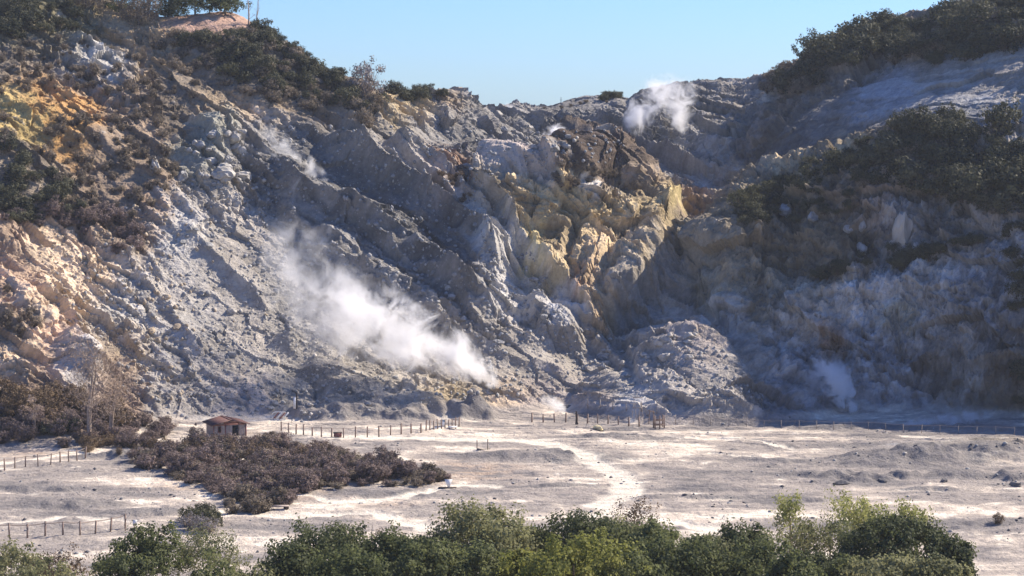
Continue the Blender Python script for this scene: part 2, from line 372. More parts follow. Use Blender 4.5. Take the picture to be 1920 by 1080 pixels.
    def signed(pts):
        """pixels from a surveyed line: positive on its upper right side"""
        qx, qy = px + 7 * wx, py + 7 * wy
        best = np.full(px.shape, 1e9); sg = np.zeros(px.shape); tt = np.zeros(px.shape); n_ = len(pts) - 1
        for i_, ((x0, y0), (x1, y1)) in enumerate(zip(pts[:-1], pts[1:])):
            dx, dy = x1 - x0, y1 - y0; t_ = np.clip(((qx - x0) * dx + (qy - y0) * dy) / (dx * dx + dy * dy), 0, 1)
            d_ = np.hypot(qx - x0 - t_ * dx, qy - y0 - t_ * dy); m_ = d_ < best
            best = np.where(m_, d_, best); sg = np.where(m_, np.sign((qx - x0) * dy - (qy - y0) * dx), sg); tt = np.where(m_, (i_ + t_) / n_, tt)
        ends = sstep(0, .15, tt) * sstep(1, .85, tt)
        return best * sg, ends
    def scarp(pts, h, w):
        """a step: broken edge facing down left, back slope fading away to the upper right"""
        d, en = signed(pts); return h * en * np.where(d > 0, np.exp(-np.clip(d, 0, 400) / w), np.exp(np.clip(d, -400, 0) / 11.0))
    def trench(pts, h, w):
        d, en = signed(pts); return -h * en * np.exp(-(d / w) ** 2)
    disp = disp + wallm * near * (scarp([(585,285),(660,335),(740,385),(830,440),(905,500),(950,540)], 5.4, 60) + scarp([(490,300),(560,370),(650,425),(760,490),(850,560),(930,610)], 4.2, 52)
        + scarp([(560,470),(660,520),(780,570),(880,620)], 2.2, 44) + scarp([(700,300),(780,345),(850,395),(930,460)], 3.4, 44) + scarp([(330,420),(430,520),(520,600)], 1.3, 40) + scarp([(260,520),(330,600),(400,670)], 1.2, 36)
        + scarp([(100,640),(140,690),(175,720)], 1.8, 40) + scarp([(985,560),(1000,625),(1045,640),(1100,640)], 1.8, 40) + scarp([(1015,335),(1035,365),(1055,400)], 2.4, 50) + scarp([(885,385),(905,440),(960,500),(1010,560)], 1.4, 30)
        + scarp([(850,630),(960,670),(1080,715)], 1.2, 40) + scarp([(560,690),(680,720),(800,745)], 1.3, 30) + scarp([(600,765),(650,785),(700,790)], 1.0, 24) + scarp([(780,765),(840,790),(900,785)], .9, 20)
        + trench([(880,375),(925,460),(1010,560),(1100,630),(1180,720)], 1.6, 12) + trench([(1150,480),(1140,560),(1160,640),(1195,730)], 1.6, 14) + trench([(1290,470),(1310,570),(1390,640),(1450,740)], 2.0, 14)
        + trench([(1060,420),(1065,500),(1080,560)], 1.2, 10) + trench([(1380,250),(1390,290),(1370,330)], 2.2, 16) + trench([(1270,370),(1330,360),(1400,330)], 1.0, 10))
    def slab(pts, h, soft=12., inset=0.):
        """a raised (or sunken) body inside a surveyed outline"""
        qx, qy = px + 6 * wx, py + 6 * wy
        d = poly_dist(qx, qy, pts + pts[:1]); d = np.where(in_poly(qx, qy, pts), d, -d)
        return h * sstep(-soft * .5, soft, d - inset)
    BLUFF = [(888,385),(925,335),(1005,322),(1060,290),(1112,286),(1205,338),(1288,408),(1272,452),(1212,522),(1150,592),(1100,604),(1055,560),(1000,520),(940,470)]
    CAP = [(1005,340),(1052,300),(1105,292),(1165,325),(1205,362),(1150,372),(1050,374)]
    DOME = [(895,368),(928,332),(1000,326),(1046,362),(1000,372),(950,380)]
    HOLLOW = [(1135,600),(1215,530),(1285,465),(1310,520),(1330,590),(1250,600),(1170,640)]
    TERR = [(935,470),(900,400),(960,385),(1050,385),(1130,385),(1270,400),(1262,448),(1180,470),(1100,478),(1010,470)]
    disp = disp + wallm * near * (slab(BLUFF, 3.4, 14) + slab(CAP, 1.7, 22) + slab(DOME, 1.5, 26) + slab(TERR, 1.3, 9) - slab(HOLLOW, 2.6, 26))
    fb1, vb1, eb1 = facets((X + .5 * wx) / 3.0, (S + .5 * wy) / 4.2, 300, 1.0); fb2, vb2, eb2 = facets((X + .4 * wx) / 1.15, (S + .4 * wy) / 1.5, 310, 1.0)
    flute = ridged((X + .25 * S + .5 * wx) / 2.6, (S + wy) / 9, 320, 4, .6)
    rdge = slab(BLUFF, 1, 16) * near * (1 - .75 * slab(DOME, 1, 14)) * (1 - .35 * slab(CAP, 1, 14))
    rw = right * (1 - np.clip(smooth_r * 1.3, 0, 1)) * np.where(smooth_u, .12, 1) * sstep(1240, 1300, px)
    disp = disp + wallm * rw * (.34 * fb1 + .20 * fb2 + .30 * flute + .10 * crumb)
    disp = disp + wallm * rdge * (.80 * fb1 + .42 * fb2 + .42 * flute + .15 * crumb)
    capm = slab(CAP, 1, 9) * near; domem = slab(DOME, 1, 9) * near; bluffm = slab(BLUFF, 1, 9) * near
    fl, fdark, pth = floor_relief(X, Y)
    flm = (1 - wallm) * sstep(100, 140, Y)
    P = P0 + N * disp[..., None]
    P[..., 2] += fl * flm
    # ---- soil
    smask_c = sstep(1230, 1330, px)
    nj = fbm(X / 3.5, S / 3, 200, 4, .6); nk = fbm(X / 3.5, S / 3, 210, 4, .6)
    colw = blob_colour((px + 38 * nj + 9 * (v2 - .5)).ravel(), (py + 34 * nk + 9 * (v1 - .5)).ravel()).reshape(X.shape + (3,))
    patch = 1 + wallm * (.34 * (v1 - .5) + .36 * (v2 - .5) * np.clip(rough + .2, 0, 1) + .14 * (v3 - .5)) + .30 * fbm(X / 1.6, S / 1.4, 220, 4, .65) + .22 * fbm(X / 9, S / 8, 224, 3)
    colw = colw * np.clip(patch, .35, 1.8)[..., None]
    streak = fbm((fallR[0] + wx) / 6, (fallR[1] + wy) / 2.4, 270, 5, .62)
    colw = colw * (1 - right * smask_c * (.06 - .40 * np.clip(streak, -.4, .6) - .45 * (v0 - .5)))[..., None]  # right wall streaks and blocks, over a slight drop standing for shade
    colw = colw * (1 + bluffm * (.5 * (vb1 - .5) + .45 * (vb2 - .5) + .35 * flute) + rw * (.42 * (vb1 - .5) + .34 * (vb2 - .5) + .22 * flute - .22))[..., None]  # right wall colour lowered overall: part of its shade is painted in
    colw = colw + (np.array((.095, .072, .056)) * (1 + .5 * nk)[..., None] - colw) * (.85 * capm * sstep(-.35, .0, nj + .25))[..., None]
    colw = colw + (np.array((.47, .40, .345)) * (1 + .25 * nk)[..., None] - colw) * (.8 * domem * sstep(-.4, -.1, nk))[..., None]
    shade_band = sstep(.02, .28, fbm((fallL[0] + wx) / 26, (fallL[1] + wy) / 3.0, 280, 4, .55)) * np.exp(-(((px - 730) / 250) ** 2 + ((py - 430) / 170) ** 2) ** 2)
    colw = colw * (1 - .42 * shade_band)[..., None]  # diagonal dark bands painted into the middle slope as ridge shade
    crust = sstep(.30, .52, fbm(X / 5, S / 4, 230, 4, .6)) * sstep(.35, .6, v2)       # pale mineral crusts on single blocks
    crust = crust * (1 - smooth_g)
    colw = colw + (np.array((.56, .53, .48)) - colw) * (.5 * crust)[..., None]
    # floor
    n1 = fbm(X / 13, Y / 6.5, 240, 5, .55); n2 = fbm(X / 3.4, Y / 1.7, 246, 4, .6); n3 = fbm(X / 34, Y / 15, 250, 3)
    gz = .34 * np.exp(-(((px - 1560) / 420) ** 2 + ((py - 875) / 60) ** 2)) + .2 * np.exp(-(((px - 1010) / 130) ** 2 + ((py - 885) / 38) ** 2)) + .2 * np.exp(-(((px - 130) / 190) ** 2 + ((py - 930) / 45) ** 2)) + .1 * np.exp(-(((px - 1050) / 150) ** 2 + ((py - 800) / 14) ** 2)) - .2 * np.exp(-(((px - 780) / 190) ** 2 + ((py - 825) / 16) ** 2))
    t = sstep(-.22, .26, n1 + .36 * n2 + .6 * n3 - .03 - gz)
    pale = np.array((.585, .50, .405)); mid = np.array((.325, .286, .252)); dk = np.array((.17, .16, .155)); wht = np.array((.79, .715, .585))
    rustm = np.zeros(X.shape)
    for a, b, rx, ry in ((870, 885, 110, 22), (560, 930, 90, 10), (360, 912, 90, 10), (700, 945, 60, 8), (590, 850, 50, 10), (60, 852, 60, 8)):
        rustm = np.maximum(rustm, np.exp(-(((px - a) / rx) ** 2 + ((py - b) / ry) ** 2)))
    c = mid + (pale - mid) * t[..., None]
    c = c + (np.array((.50, .36, .25)) - c) * (.7 * rustm * sstep(-.3, .3, n2))[..., None]
    bright = sstep(.16, .40, .8 * n2 + .9 * n1 + .35 * n3 - .7 * gz)
    c = c + (wht - c) * (.8 * bright)[..., None]
    darkp = np.clip(np.maximum(fdark * (.78 + .5 * n2), sstep(.18, .42, -n1 - .45 * n2 - .3 * n3 + .6 * gz) * .75), 0, 1)
    c = c + (dk - c) * (.95 * darkp)[..., None]
    c = c + (wht - c) * (.85 * pth * np.clip(.95 + .9 * n2, 0, 1))[..., None]
    c = c * (1 + .16 * fbm(X / .8, Y / .6, 260, 3))[..., None]
    fw = 1 - sstep(.15, .8, Z + .5 * n2)
    fw = np.maximum(fw, 1 - sstep(248, 256, Y)) * 1.0
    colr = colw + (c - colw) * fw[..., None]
    # the slope under the viewpoint
    nearm = (1 - sstep(110, 150, Y))[..., None]
    colr = colr + (np.array((.14, .12, .07)) - colr) * nearm
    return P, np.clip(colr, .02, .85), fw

def grid_mesh(name, P, C, mat):
    nx, ny = P.shape[:2]
    me = bpy.data.meshes.new(name)
    me.vertices.add(nx * ny)
    me.vertices.foreach_set('co', P.reshape(-1).astype(np.float32))
    idx = np.arange(nx * ny).reshape(nx, ny)
    q = np.stack([idx[:-1, :-1], idx[1:, :-1], idx[1:, 1:], idx[:-1, 1:]], -1).reshape(-1, 4)
    me.loops.add(q.size); me.loops.foreach_set('vertex_index', q.ravel().astype(np.int32))
    me.polygons.add(len(q)); me.polygons.foreach_set('loop_start', np.arange(0, q.size, 4, dtype=np.int32))
    me.polygons.foreach_set('use_smooth', np.full(len(q), name == 'ground'))
    me.update(calc_edges=True)
    at = me.color_attributes.new('soil', 'FLOAT_COLOR', 'POINT')
    at.data.foreach_set('color', np.concatenate([C.reshape(-1, 3), np.ones((nx * ny, 1))], 1).astype(np.float32).ravel())
    me.materials.append(mat)
    o = bpy.data.objects.new(name, me); COL.objects.link(o)
    return o

# ------------------------------------------------------------------ materials
def new_mat(name):
    m = bpy.data.materials.new(name); m.use_nodes = True
    nt = m.node_tree; nt.nodes.clear()
    return m, nt, nt.nodes, nt.links

def terrain_material():
    m, nt, nd, lk = new_mat('soil')
    out = nd.new('ShaderNodeOutputMaterial'); b = nd.new('ShaderNodeBsdfPrincipled')
    b.inputs['Roughness'].default_value = .95; b.inputs['Specular IOR Level'].default_value = .12
    at = nd.new('ShaderNodeAttribute'); at.attribute_name = 'soil'
    tc = nd.new('ShaderNodeTexCoord')
    n = nd.new('ShaderNodeTexNoise'); n.inputs['Scale'].default_value = 1.7; n.inputs['Detail'].default_value = 8; n.inputs['Roughness'].default_value = .7
    lk.new(tc.outputs['Object'], n.inputs['Vector'])
    mr = nd.new('ShaderNodeMapRange'); mr.inputs[1].default_value = .25; mr.inputs[2].default_value = .75; mr.inputs[3].default_value = .72; mr.inputs[4].default_value = 1.3
    lk.new(n.outputs['Fac'], mr.inputs[0])
    mx = nd.new('ShaderNodeMix'); mx.data_type = 'RGBA'; mx.blend_type = 'MULTIPLY'; mx.inputs[0].default_value = 1
    lk.new(at.outputs['Color'], mx.inputs[6]); lk.new(mr.outputs[0], mx.inputs[7])
    lk.new(mx.outputs[2], b.inputs['Base Color'])
    n2 = nd.new('ShaderNodeTexNoise'); n2.inputs['Scale'].default_value = 2.6; n2.inputs['Detail'].default_value = 6; n2.inputs['Roughness'].default_value = .65
    lk.new(tc.outputs['Object'], n2.inputs['Vector'])
    bp = nd.new('ShaderNodeBump'); bp.inputs['Strength'].default_value = .8; bp.inputs['Distance'].default_value = .35
    lk.new(n2.outputs['Fac'], bp.inputs['Height']); lk.new(bp.outputs[0], b.inputs['Normal'])
    lk.new(b.outputs[0], out.inputs[0])
    return m

def leaf_material(name, c1, c2, trans=.25, rough=.7):
    """leaves: colour varies from clump to clump (attribute) and from plant to plant"""
    m, nt, nd, lk = new_mat(name)
    out = nd.new('ShaderNodeOutputMaterial')
    at = nd.new('ShaderNodeAttribute'); at.attribute_name = 'tone'
    oi = nd.new('ShaderNodeObjectInfo')
    ad = nd.new('ShaderNodeMath'); ad.operation = 'MULTIPLY_ADD'; ad.inputs[1].default_value = .45
    sub = nd.new('ShaderNodeMath'); sub.operation = 'MULTIPLY_ADD'; sub.inputs[1].default_value = .75; sub.inputs[2].default_value = -.1
    lk.new(at.outputs['Fac'], sub.inputs[0]); lk.new(oi.outputs['Random'], ad.inputs[0]); lk.new(sub.outputs[0], ad.inputs[2])
    mx = nd.new('ShaderNodeMix'); mx.data_type = 'RGBA'; mx.clamp_factor = True
    mx.inputs[6].default_value = (*c1, 1); mx.inputs[7].default_value = (*c2, 1)
    lk.new(ad.outputs[0], mx.inputs[0])
    d = nd.new('ShaderNodeBsdfPrincipled'); d.inputs['Roughness'].default_value = rough; d.inputs['Specular IOR Level'].default_value = .25
    t = nd.new('ShaderNodeBsdfTranslucent'); ms = nd.new('ShaderNodeMixShader'); ms.inputs[0].default_value = trans
    lk.new(mx.outputs[2], d.inputs['Base Color']); lk.new(mx.outputs[2], t.inputs['Color'])
    lk.new(d.outputs[0], ms.inputs[1]); lk.new(t.outputs[0], ms.inputs[2]); lk.new(ms.outputs[0], out.inputs[0])
    return m

def plain(name, col, rough=.8, var=.25, scale=3.0, spec=.3):
    m, nt, nd, lk = new_mat(name)
    out = nd.new('ShaderNodeOutputMaterial'); b = nd.new('ShaderNodeBsdfPrincipled')
    b.inputs['Roughness'].default_value = rough; b.inputs['Specular IOR Level'].default_value = spec
    tc = nd.new('ShaderNodeTexCoord'); n = nd.new('ShaderNodeTexNoise'); n.inputs['Scale'].default_value = scale; n.inputs['Detail'].default_value = 6
    lk.new(tc.outputs['Object'], n.inputs['Vector'])
    mr = nd.new('ShaderNodeMapRange'); mr.inputs[1].default_value = .25; mr.inputs[2].default_value = .75; mr.inputs[3].default_value = 1 - var; mr.inputs[4].default_value = 1 + var
    lk.new(n.outputs['Fac'], mr.inputs[0])
    mx = nd.new('ShaderNodeMix'); mx.data_type = 'RGBA'; mx.blend_type = 'MULTIPLY'; mx.inputs[0].default_value = 1; mx.inputs[6].default_value = (*col, 1)
    lk.new(mr.outputs[0], mx.inputs[7]); lk.new(mx.outputs[2], b.inputs['Base Color'])
    bp = nd.new('ShaderNodeBump'); bp.inputs['Strength'].default_value = .35; bp.inputs['Distance'].default_value = .05
    lk.new(n.outputs['Fac'], bp.inputs['Height']); lk.new(bp.outputs[0], b.inputs['Normal'])
    lk.new(b.outputs[0], out.inputs[0])
    return m

M = dict(
 tan_twig=leaf_material('tan_twig', (.27,.20,.155), (.50,.39,.30), .3, .9),
 soil=terrain_material(),
 dark_leaf=leaf_material('dark_leaf', (.034,.040,.022), (.125,.120,.066)),
 olive_leaf=leaf_material('olive_leaf', (.045,.050,.024), (.115,.110,.055)),
 dry_twig=leaf_material('dry_twig', (.10,.085,.064), (.34,.275,.20), .2, .9),
 mauve_twig=leaf_material('mauve_twig', (.095,.074,.068), (.31,.235,.205), .22, .9),
 rusty_twig=leaf_material('rusty_twig', (.10,.07,.045), (.24,.17,.10), .15, .9),
 pale_twig=leaf_material('pale_twig', (.20,.185,.18), (.34,.31,.30), .1, .9),
 green_leaf=leaf_material('green_leaf', (.064,.082,.032), (.225,.240,.098), .5),
 deep_leaf=leaf_material('deep_leaf', (.042,.055,.024), (.155,.172,.072), .45),
 lime_leaf=leaf_material('lime_leaf', (.10,.125,.025), (.33,.32,.085), .45),
 sage_leaf=leaf_material('sage_leaf', (.11,.125,.058), (.30,.29,.14), .5),
 droop_leaf=leaf_material('droop_leaf', (.20,.215,.07), (.45,.44,.17), .5),
 bark=plain('bark', (.10,.08,.065), .95, .35, 4, .1), pale_bark=plain('pale_bark', (.34,.27,.215), .95, .3, 4, .1),
 timber=plain('timber', (.24,.175,.14), .85, .3, 6), dark_timber=plain('dark_timber', (.05,.035,.032), .9, .3, 6), grey_timber=plain('grey_timber', (.30,.255,.22), .9, .3, 6),
 rope=plain('rope', (.36,.29,.24), .9, .2, 6), red_paint=plain('red_paint', (.25,.105,.085), .6, .2, 5), roof_red=plain('roof_red', (.13,.066,.060), .75, .25, 3),
 board=plain('board', (.38,.31,.265), .8, .25, 3), white_paint=plain('white_paint', (.80,.79,.76), .5, .06, 4), dark=plain('dark', (.012,.010,.012), .9, .2, 4), blue_paint=plain('blue_paint', (.10,.20,.32), .6, .1, 4),
 steel=plain('steel', (.16,.16,.17), .5, .15, 4),
)
def rock_material(name, c):
    return plain(name, c, .95, .42, 1.1, .12)
M['rock_grey'] = rock_material('rock_grey', (.29,.285,.275)); M['rock_pale'] = rock_material('rock_pale', (.40,.375,.335)); M['rock_tan'] = rock_material('rock_tan', (.38,.31,.225)); M['rock_dark'] = rock_material('rock_dark', (.13,.125,.125)); M['rock_yellow'] = rock_material('rock_yellow', (.58,.50,.30))

# ------------------------------------------------------------------ ground and hills
xd = np.arange(-104, 112.01, .19)
xs = np.concatenate([np.arange(-260, -104, 4.0), xd, np.arange(114, 292, 4.0)])
ysg = np.concatenate([np.arange(-30, 140, 4.0), np.arange(140, 170, 1.0), np.arange(170, 256.01, .25)])
ysh = np.concatenate([np.arange(256.0, 402, .18), np.arange(404, 556, 4.0)])
ysg = np.append(ysg[ysg < 255.9], 256.0)
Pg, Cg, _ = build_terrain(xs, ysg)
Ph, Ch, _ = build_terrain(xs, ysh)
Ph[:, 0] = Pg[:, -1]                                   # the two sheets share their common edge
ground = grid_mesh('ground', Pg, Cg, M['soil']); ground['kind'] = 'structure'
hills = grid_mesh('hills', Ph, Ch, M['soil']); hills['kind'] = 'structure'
print('terrain', time.time() - T0)

# ------------------------------------------------------------------ where a line of sight meets the land
_all = np.concatenate([Pg.reshape(-1, 3), Ph.reshape(-1, 3)])
_qx, _qy, _qd = proj(_all)
BIN = 4
_bx = np.floor((_qx + 80) / BIN).astype(int); _by = np.floor((_qy + 80) / BIN).astype(int)
NBX, NBY = (1920 + 160) // BIN, (1080 + 240) // BIN
_ok = (_bx >= 0) & (_bx < NBX) & (_by >= 0) & (_by < NBY) & (_all[:, 1] > 140)
_key = (_bx * NBY + _by)[_ok]; _dep = _qd[_ok]; _id = np.nonzero(_ok)[0]
_o = np.lexsort((_dep, _key)); _ks = _key[_o]
_first = np.ones(len(_ks), bool); _first[1:] = _ks[1:] != _ks[:-1]
ZB = np.full(NBX * NBY, -1); ZB[_ks[_first]] = _id[_o][_first]

def land(px, py):
    """the land point seen at this place of the survey picture"""
    bx, by = int((px + 80) // BIN), int((py + 80) // BIN)
    for r in range(0, 12):
        for a in range(-r, r + 1):
            for b in range(-r, r + 1):
                if max(abs(a), abs(b)) != r: continue
                x, y = bx + a, by + b
                if 0 <= x < NBX and 0 <= y < NBY and ZB[x * NBY + y] >= 0:
                    return _all[ZB[x * NBY + y]]
    return W(px, py, 300.0)

def ground_z(x, y):
    i = int(np.clip(np.searchsorted(xs, x), 0, len(xs) - 1))
    if y < 256:
        return float(Pg[i, int(np.clip(np.searchsorted(ysg, y), 0, len(ysg) - 1)), 2])
    j = int(np.clip(np.searchsorted(ysh, y), 0, len(ysh) - 1))
    return float(Ph[i, j, 2])

# ------------------------------------------------------------------ helpers for things
def tag(o, label, cat, group=None, kind=None):
    o['label'] = label; o['category'] = cat
    if group: o['group'] = group
    if kind: o['kind'] = kind
    return o

def empty(name, loc, rz=0.0):
    o = bpy.data.objects.new(name, None); COL.objects.link(o)
    o.location = loc; o.rotation_euler = (0, 0, rz); o.empty_display_size = .3
    return o

class MB:
    """collects vertices and faces, links them as one mesh"""
    def __init__(s): s.v = []; s.f = []; s.m = []; s.t = []; s.n = 0
    def add(s, V, Fc, mat=0, tone=None):
        V = np.asarray(V, float).reshape(-1, 3); Fc = np.asarray(Fc, int)
        s.v.append(V); s.f.append(Fc + s.n); s.m.append(np.full(len(Fc), mat)); s.n += len(V)
        s.t.append(np.full(len(V), .5) if tone is None else np.broadcast_to(tone, (len(V),)))
    def box(s, c, d, rz=0., mat=0, rx=0., ry=0.):
        V = np.array([(x, y, z) for x in (-.5, .5) for y in (-.5, .5) for z in (-.5, .5)]) * np.array(d)
        for ang, (i, j) in ((rx, (1, 2)), (ry, (2, 0)), (rz, (0, 1))):
            if ang:
                ca, sa = math.cos(ang), math.sin(ang); a, b = V[:, i].copy(), V[:, j].copy()
                V[:, i] = a * ca - b * sa; V[:, j] = a * sa + b * ca
        s.add(V + np.array(c), [(0,1,3,2),(4,6,7,5),(0,4,5,1),(2,3,7,6),(0,2,6,4),(1,5,7,3)], mat)
    def tube(s, pts, rad, k=6, mat=0, cap=True):
        pts = np.asarray(pts, float); n = len(pts)
        d = np.gradient(pts, axis=0); d /= np.linalg.norm(d, axis=1)[:, None] + 1e-9
        ref = np.array((0, 0, 1.)) if abs(d[0, 2]) < .9 else np.array((1., 0, 0))
        a = np.cross(d, ref); a /= np.linalg.norm(a, axis=1)[:, None] + 1e-9; b = np.cross(d, a)
        th = np.arange(k) * 2 * np.pi / k
        rad = np.broadcast_to(rad, (n,))
        V = pts[:, None] + rad[:, None, None] * (np.cos(th)[None, :, None] * a[:, None] + np.sin(th)[None, :, None] * b[:, None])
        Fc = [(i*k+j, i*k+(j+1) % k, (i+1)*k+(j+1) % k, (i+1)*k+j) for i in range(n-1) for j in range(k)]
        s.add(V.reshape(-1, 3), Fc, mat)
    def cards(s, C, Nn, size, aspect=1.0, mat=0, tone=None, g=None):
        """small leaf faces at C facing Nn"""
        g = g or rng
        n = len(C)
        Nn = Nn / (np.linalg.norm(Nn, axis=1)[:, None] + 1e-9)
        r = g.normal(size=(n, 3)); a = np.cross(Nn, r); a /= np.linalg.norm(a, axis=1)[:, None] + 1e-9; b = np.cross(Nn, a)
        size = np.broadcast_to(size, (n,))[:, None]
        V = np.stack([C - a*size*.5*aspect, C - b*size*.32, C + a*size*.5*aspect, C + b*size*.32], 1).reshape(-1, 3)
        Fc = np.arange(4*n).reshape(-1, 4)
        s.add(V, Fc, mat, None if tone is None else np.repeat(np.broadcast_to(tone, (n,)), 4))
    def mesh(s, name, mats, smooth=False):
        me = bpy.data.meshes.new(name)
        V = np.concatenate(s.v); me.vertices.add(len(V)); me.vertices.foreach_set('co', V.astype(np.float32).ravel())
        sizes = np.concatenate([np.full(len(f), f.shape[1]) for f in s.f]); L = np.concatenate([f.ravel() for f in s.f])
        me.loops.add(len(L)); me.loops.foreach_set('vertex_index', L.astype(np.int32))
        me.polygons.add(len(sizes)); me.polygons.foreach_set('loop_start', (np.cumsum(sizes) - sizes).astype(np.int32))
        me.polygons.foreach_set('material_index', np.concatenate(s.m).astype(np.int32))
        if smooth: me.polygons.foreach_set('use_smooth', np.ones(len(sizes), bool))
        me.update(calc_edges=True)
        at = me.attributes.new('tone', 'FLOAT', 'POINT'); at.data.foreach_set('value', np.concatenate(s.t).astype(np.float32))
        for m in mats: me.materials.append(M[m])
        return me
    def obj(s, name, mats, parent=None, loc=(0, 0, 0), rz=0., smooth=False):
        o = bpy.data.objects.new(name, s.mesh(name, mats if isinstance(mats, (list, tuple)) else [mats], smooth)); COL.objects.link(o)
        if parent: o.parent = parent
        o.location = loc; o.rotation_euler = (0, 0, rz)
        return o

def unit(n, g):
    v = g.normal(size=(n, 3)); return v / np.linalg.norm(v, axis=1)[:, None]

# ------------------------------------------------------------------ plants
def crown_into(mb, g, centre, rad, n_clump, per, leaf, clump_r, mat=0, shell=.55, flat=0., droop=0., aspect=1.0, lower=-.35, rough=.25):
    """a crown of leaf clumps filling an uneven ellipsoid, gaps between them"""
    d = unit(n_clump * 2, g); d = d[d[:, 2] > lower][:n_clump]; n = len(d)
    lob = 1 + rough * np.sin(d[:, 0] * 3.1 + g.uniform(0, 6)) * np.cos(d[:, 1] * 2.7 + g.uniform(0, 6)) + rough * .6 * g.normal(size=n)
    r = (shell + (1 - shell) * g.random(n) ** .6) * np.clip(lob, .5, 1.45)
    C = d * r[:, None] * np.array(rad) + np.array(centre)
    tone = np.clip(g.normal(.5, .24, n), 0, 1)
    cr = clump_r * g.uniform(.55, 1.25, n)
    k = np.repeat(np.arange(n), per)
    off = unit(len(k), g) * (g.random(len(k)) ** .45)[:, None] * cr[k][:, None]
    off[:, 2] *= (1 - flat)
    P = C[k] + off
    if droop: P[:, 2] -= droop * g.random(len(k)) ** 1.5 * cr[k] * 2
    Nn = off / (cr[k][:, None] + 1e-6) + .6 * d[k] + .55 * g.normal(size=(len(k), 3))
    if droop: Nn[:, 2] *= .25
    mb.cards(P, Nn, leaf * g.uniform(.6, 1.35, len(k)), aspect, mat, np.clip(tone[k] + g.normal(0, .13, len(k)), 0, 1), g)
    return C

def shrub_mesh(name, seed, rad, leaf_mat, clumps=55, per=26, leaf=.17, cr=.34, twigs=40, bark='bark', sparse=False):
    g = np.random.default_rng(seed); mb = MB()
    crown_into(mb, g, (0, 0, rad[2] * .62), (rad[0], rad[1], rad[2] * .62), clumps, per, leaf, cr, 0, .35 if not sparse else .2, lower=-.85, rough=.22, aspect=1.3 if sparse else 1.0)
    for i in range(twigs):
        a = g.uniform(0, 6.28); el = g.uniform(.35, 1.45); L = g.uniform(.7, 1.12)
        e = np.array((math.cos(a) * math.cos(el) * rad[0], math.sin(a) * math.cos(el) * rad[1], math.sin(el) * rad[2] * 1.15)) * L
        s0 = np.array((g.normal(0, .12), g.normal(0, .12), -.15)); mid = s0 + (e - s0) * .5 + g.normal(0, .08, 3)
        mb.tube([s0, mid, e], [.03, .02, .007], 3, 1)
    return mb.mesh(name, [leaf_mat, bark])

PROTO = {}
def protos(kind, n, **kw):
    PROTO[kind] = [shrub_mesh(kind, 1000 + 17 * k + (hash_kind(kind)), **{**kw, 'rad': tuple(np.array(kw['rad']) * (1 + .18 * math.sin(k * 2.1)) )}) for k in range(n)]
def hash_kind(s): return sum(ord(c) * (i + 3) for i, c in enumerate(s)) % 900
protos('bare_shrub', 4, rad=(1.15, 1.1, 1.25), leaf_mat='dry_twig', clumps=60, per=24, leaf=.16, cr=.30, twigs=60)
protos('thicket_shrub', 5, rad=(1.3, 1.25, 1.7), leaf_mat='mauve_twig', clumps=64, per=32, leaf=.17, cr=.38, twigs=90, sparse=True)
protos('green_bush', 4, rad=(1.5, 1.4, 1.4), leaf_mat='dark_leaf', clumps=50, per=42, leaf=.21, cr=.52, twigs=20)
protos('evergreen_shrub', 4, rad=(1.4, 1.5, 1.35), leaf_mat='dark_leaf', clumps=46, per=44, leaf=.22, cr=.52, twigs=20)
protos('olive_bush', 3, rad=(1.25, 1.2, 1.1), leaf_mat='olive_leaf', clumps=60, per=26, leaf=.18, cr=.36, twigs=20)
protos('grey_scrub', 3, rad=(1.1, 1.15, 1.2), leaf_mat='dry_twig', clumps=56, per=24, leaf=.17, cr=.32, twigs=50)
protos('thorn_shrub', 3, rad=(1.2, 1.2, 1.5), leaf_mat='dry_twig', clumps=50, per=30, leaf=.17, cr=.36, twigs=110, sparse=True)
protos('rusty_shrub', 3, rad=(1.3, 1.3, 1.6), leaf_mat='rusty_twig', clumps=50, per=24, leaf=.17, cr=.36, twigs=60)
protos('pale_shrub', 2, rad=(1.5, 1.4, 1.9), leaf_mat='pale_twig', clumps=50, per=22, leaf=.17, cr=.4, twigs=90, bark='pale_bark', sparse=True)

def scatter(kind, poly, n, size, label, cat, group, sink=.12, yscale=(.8, 1.15), mind=.55, seed=0, keep=None):
    g = np.random.default_rng(seed + 5000)
    xs_ = [p[0] for p in poly]; ys_ = [p[1] for p in poly]
    got = []; tries = 0
    while len(got) < n and tries < n * 60:
        tries += 1
        px, py = g.uniform(min(xs_), max(xs_)), g.uniform(min(ys_), max(ys_))
        if not in_poly(np.array(px), np.array(py), poly): continue
        if keep and not keep(px, py, g): continue
        p = land(px, py); s = g.uniform(*size)
        if any((p[0]-q[0])**2 + (p[1]-q[1])**2 + (p[2]-q[2])**2 < (mind * (s + q[3])) ** 2 for q in got): continue
        got.append((p[0], p[1], p[2], s))
        o = bpy.data.objects.new(kind, PROTO[kind][int(g.integers(len(PROTO[kind])))]); COL.objects.link(o)
        o.location = (p[0], p[1], p[2] - sink * s); o.rotation_euler = (g.normal(0, .12), g.normal(0, .12), g.uniform(0, 6.28))
        o.scale = (s, s, s * g.uniform(*yscale))
        tag(o, label, cat, group)
    return got

exec_plants = True
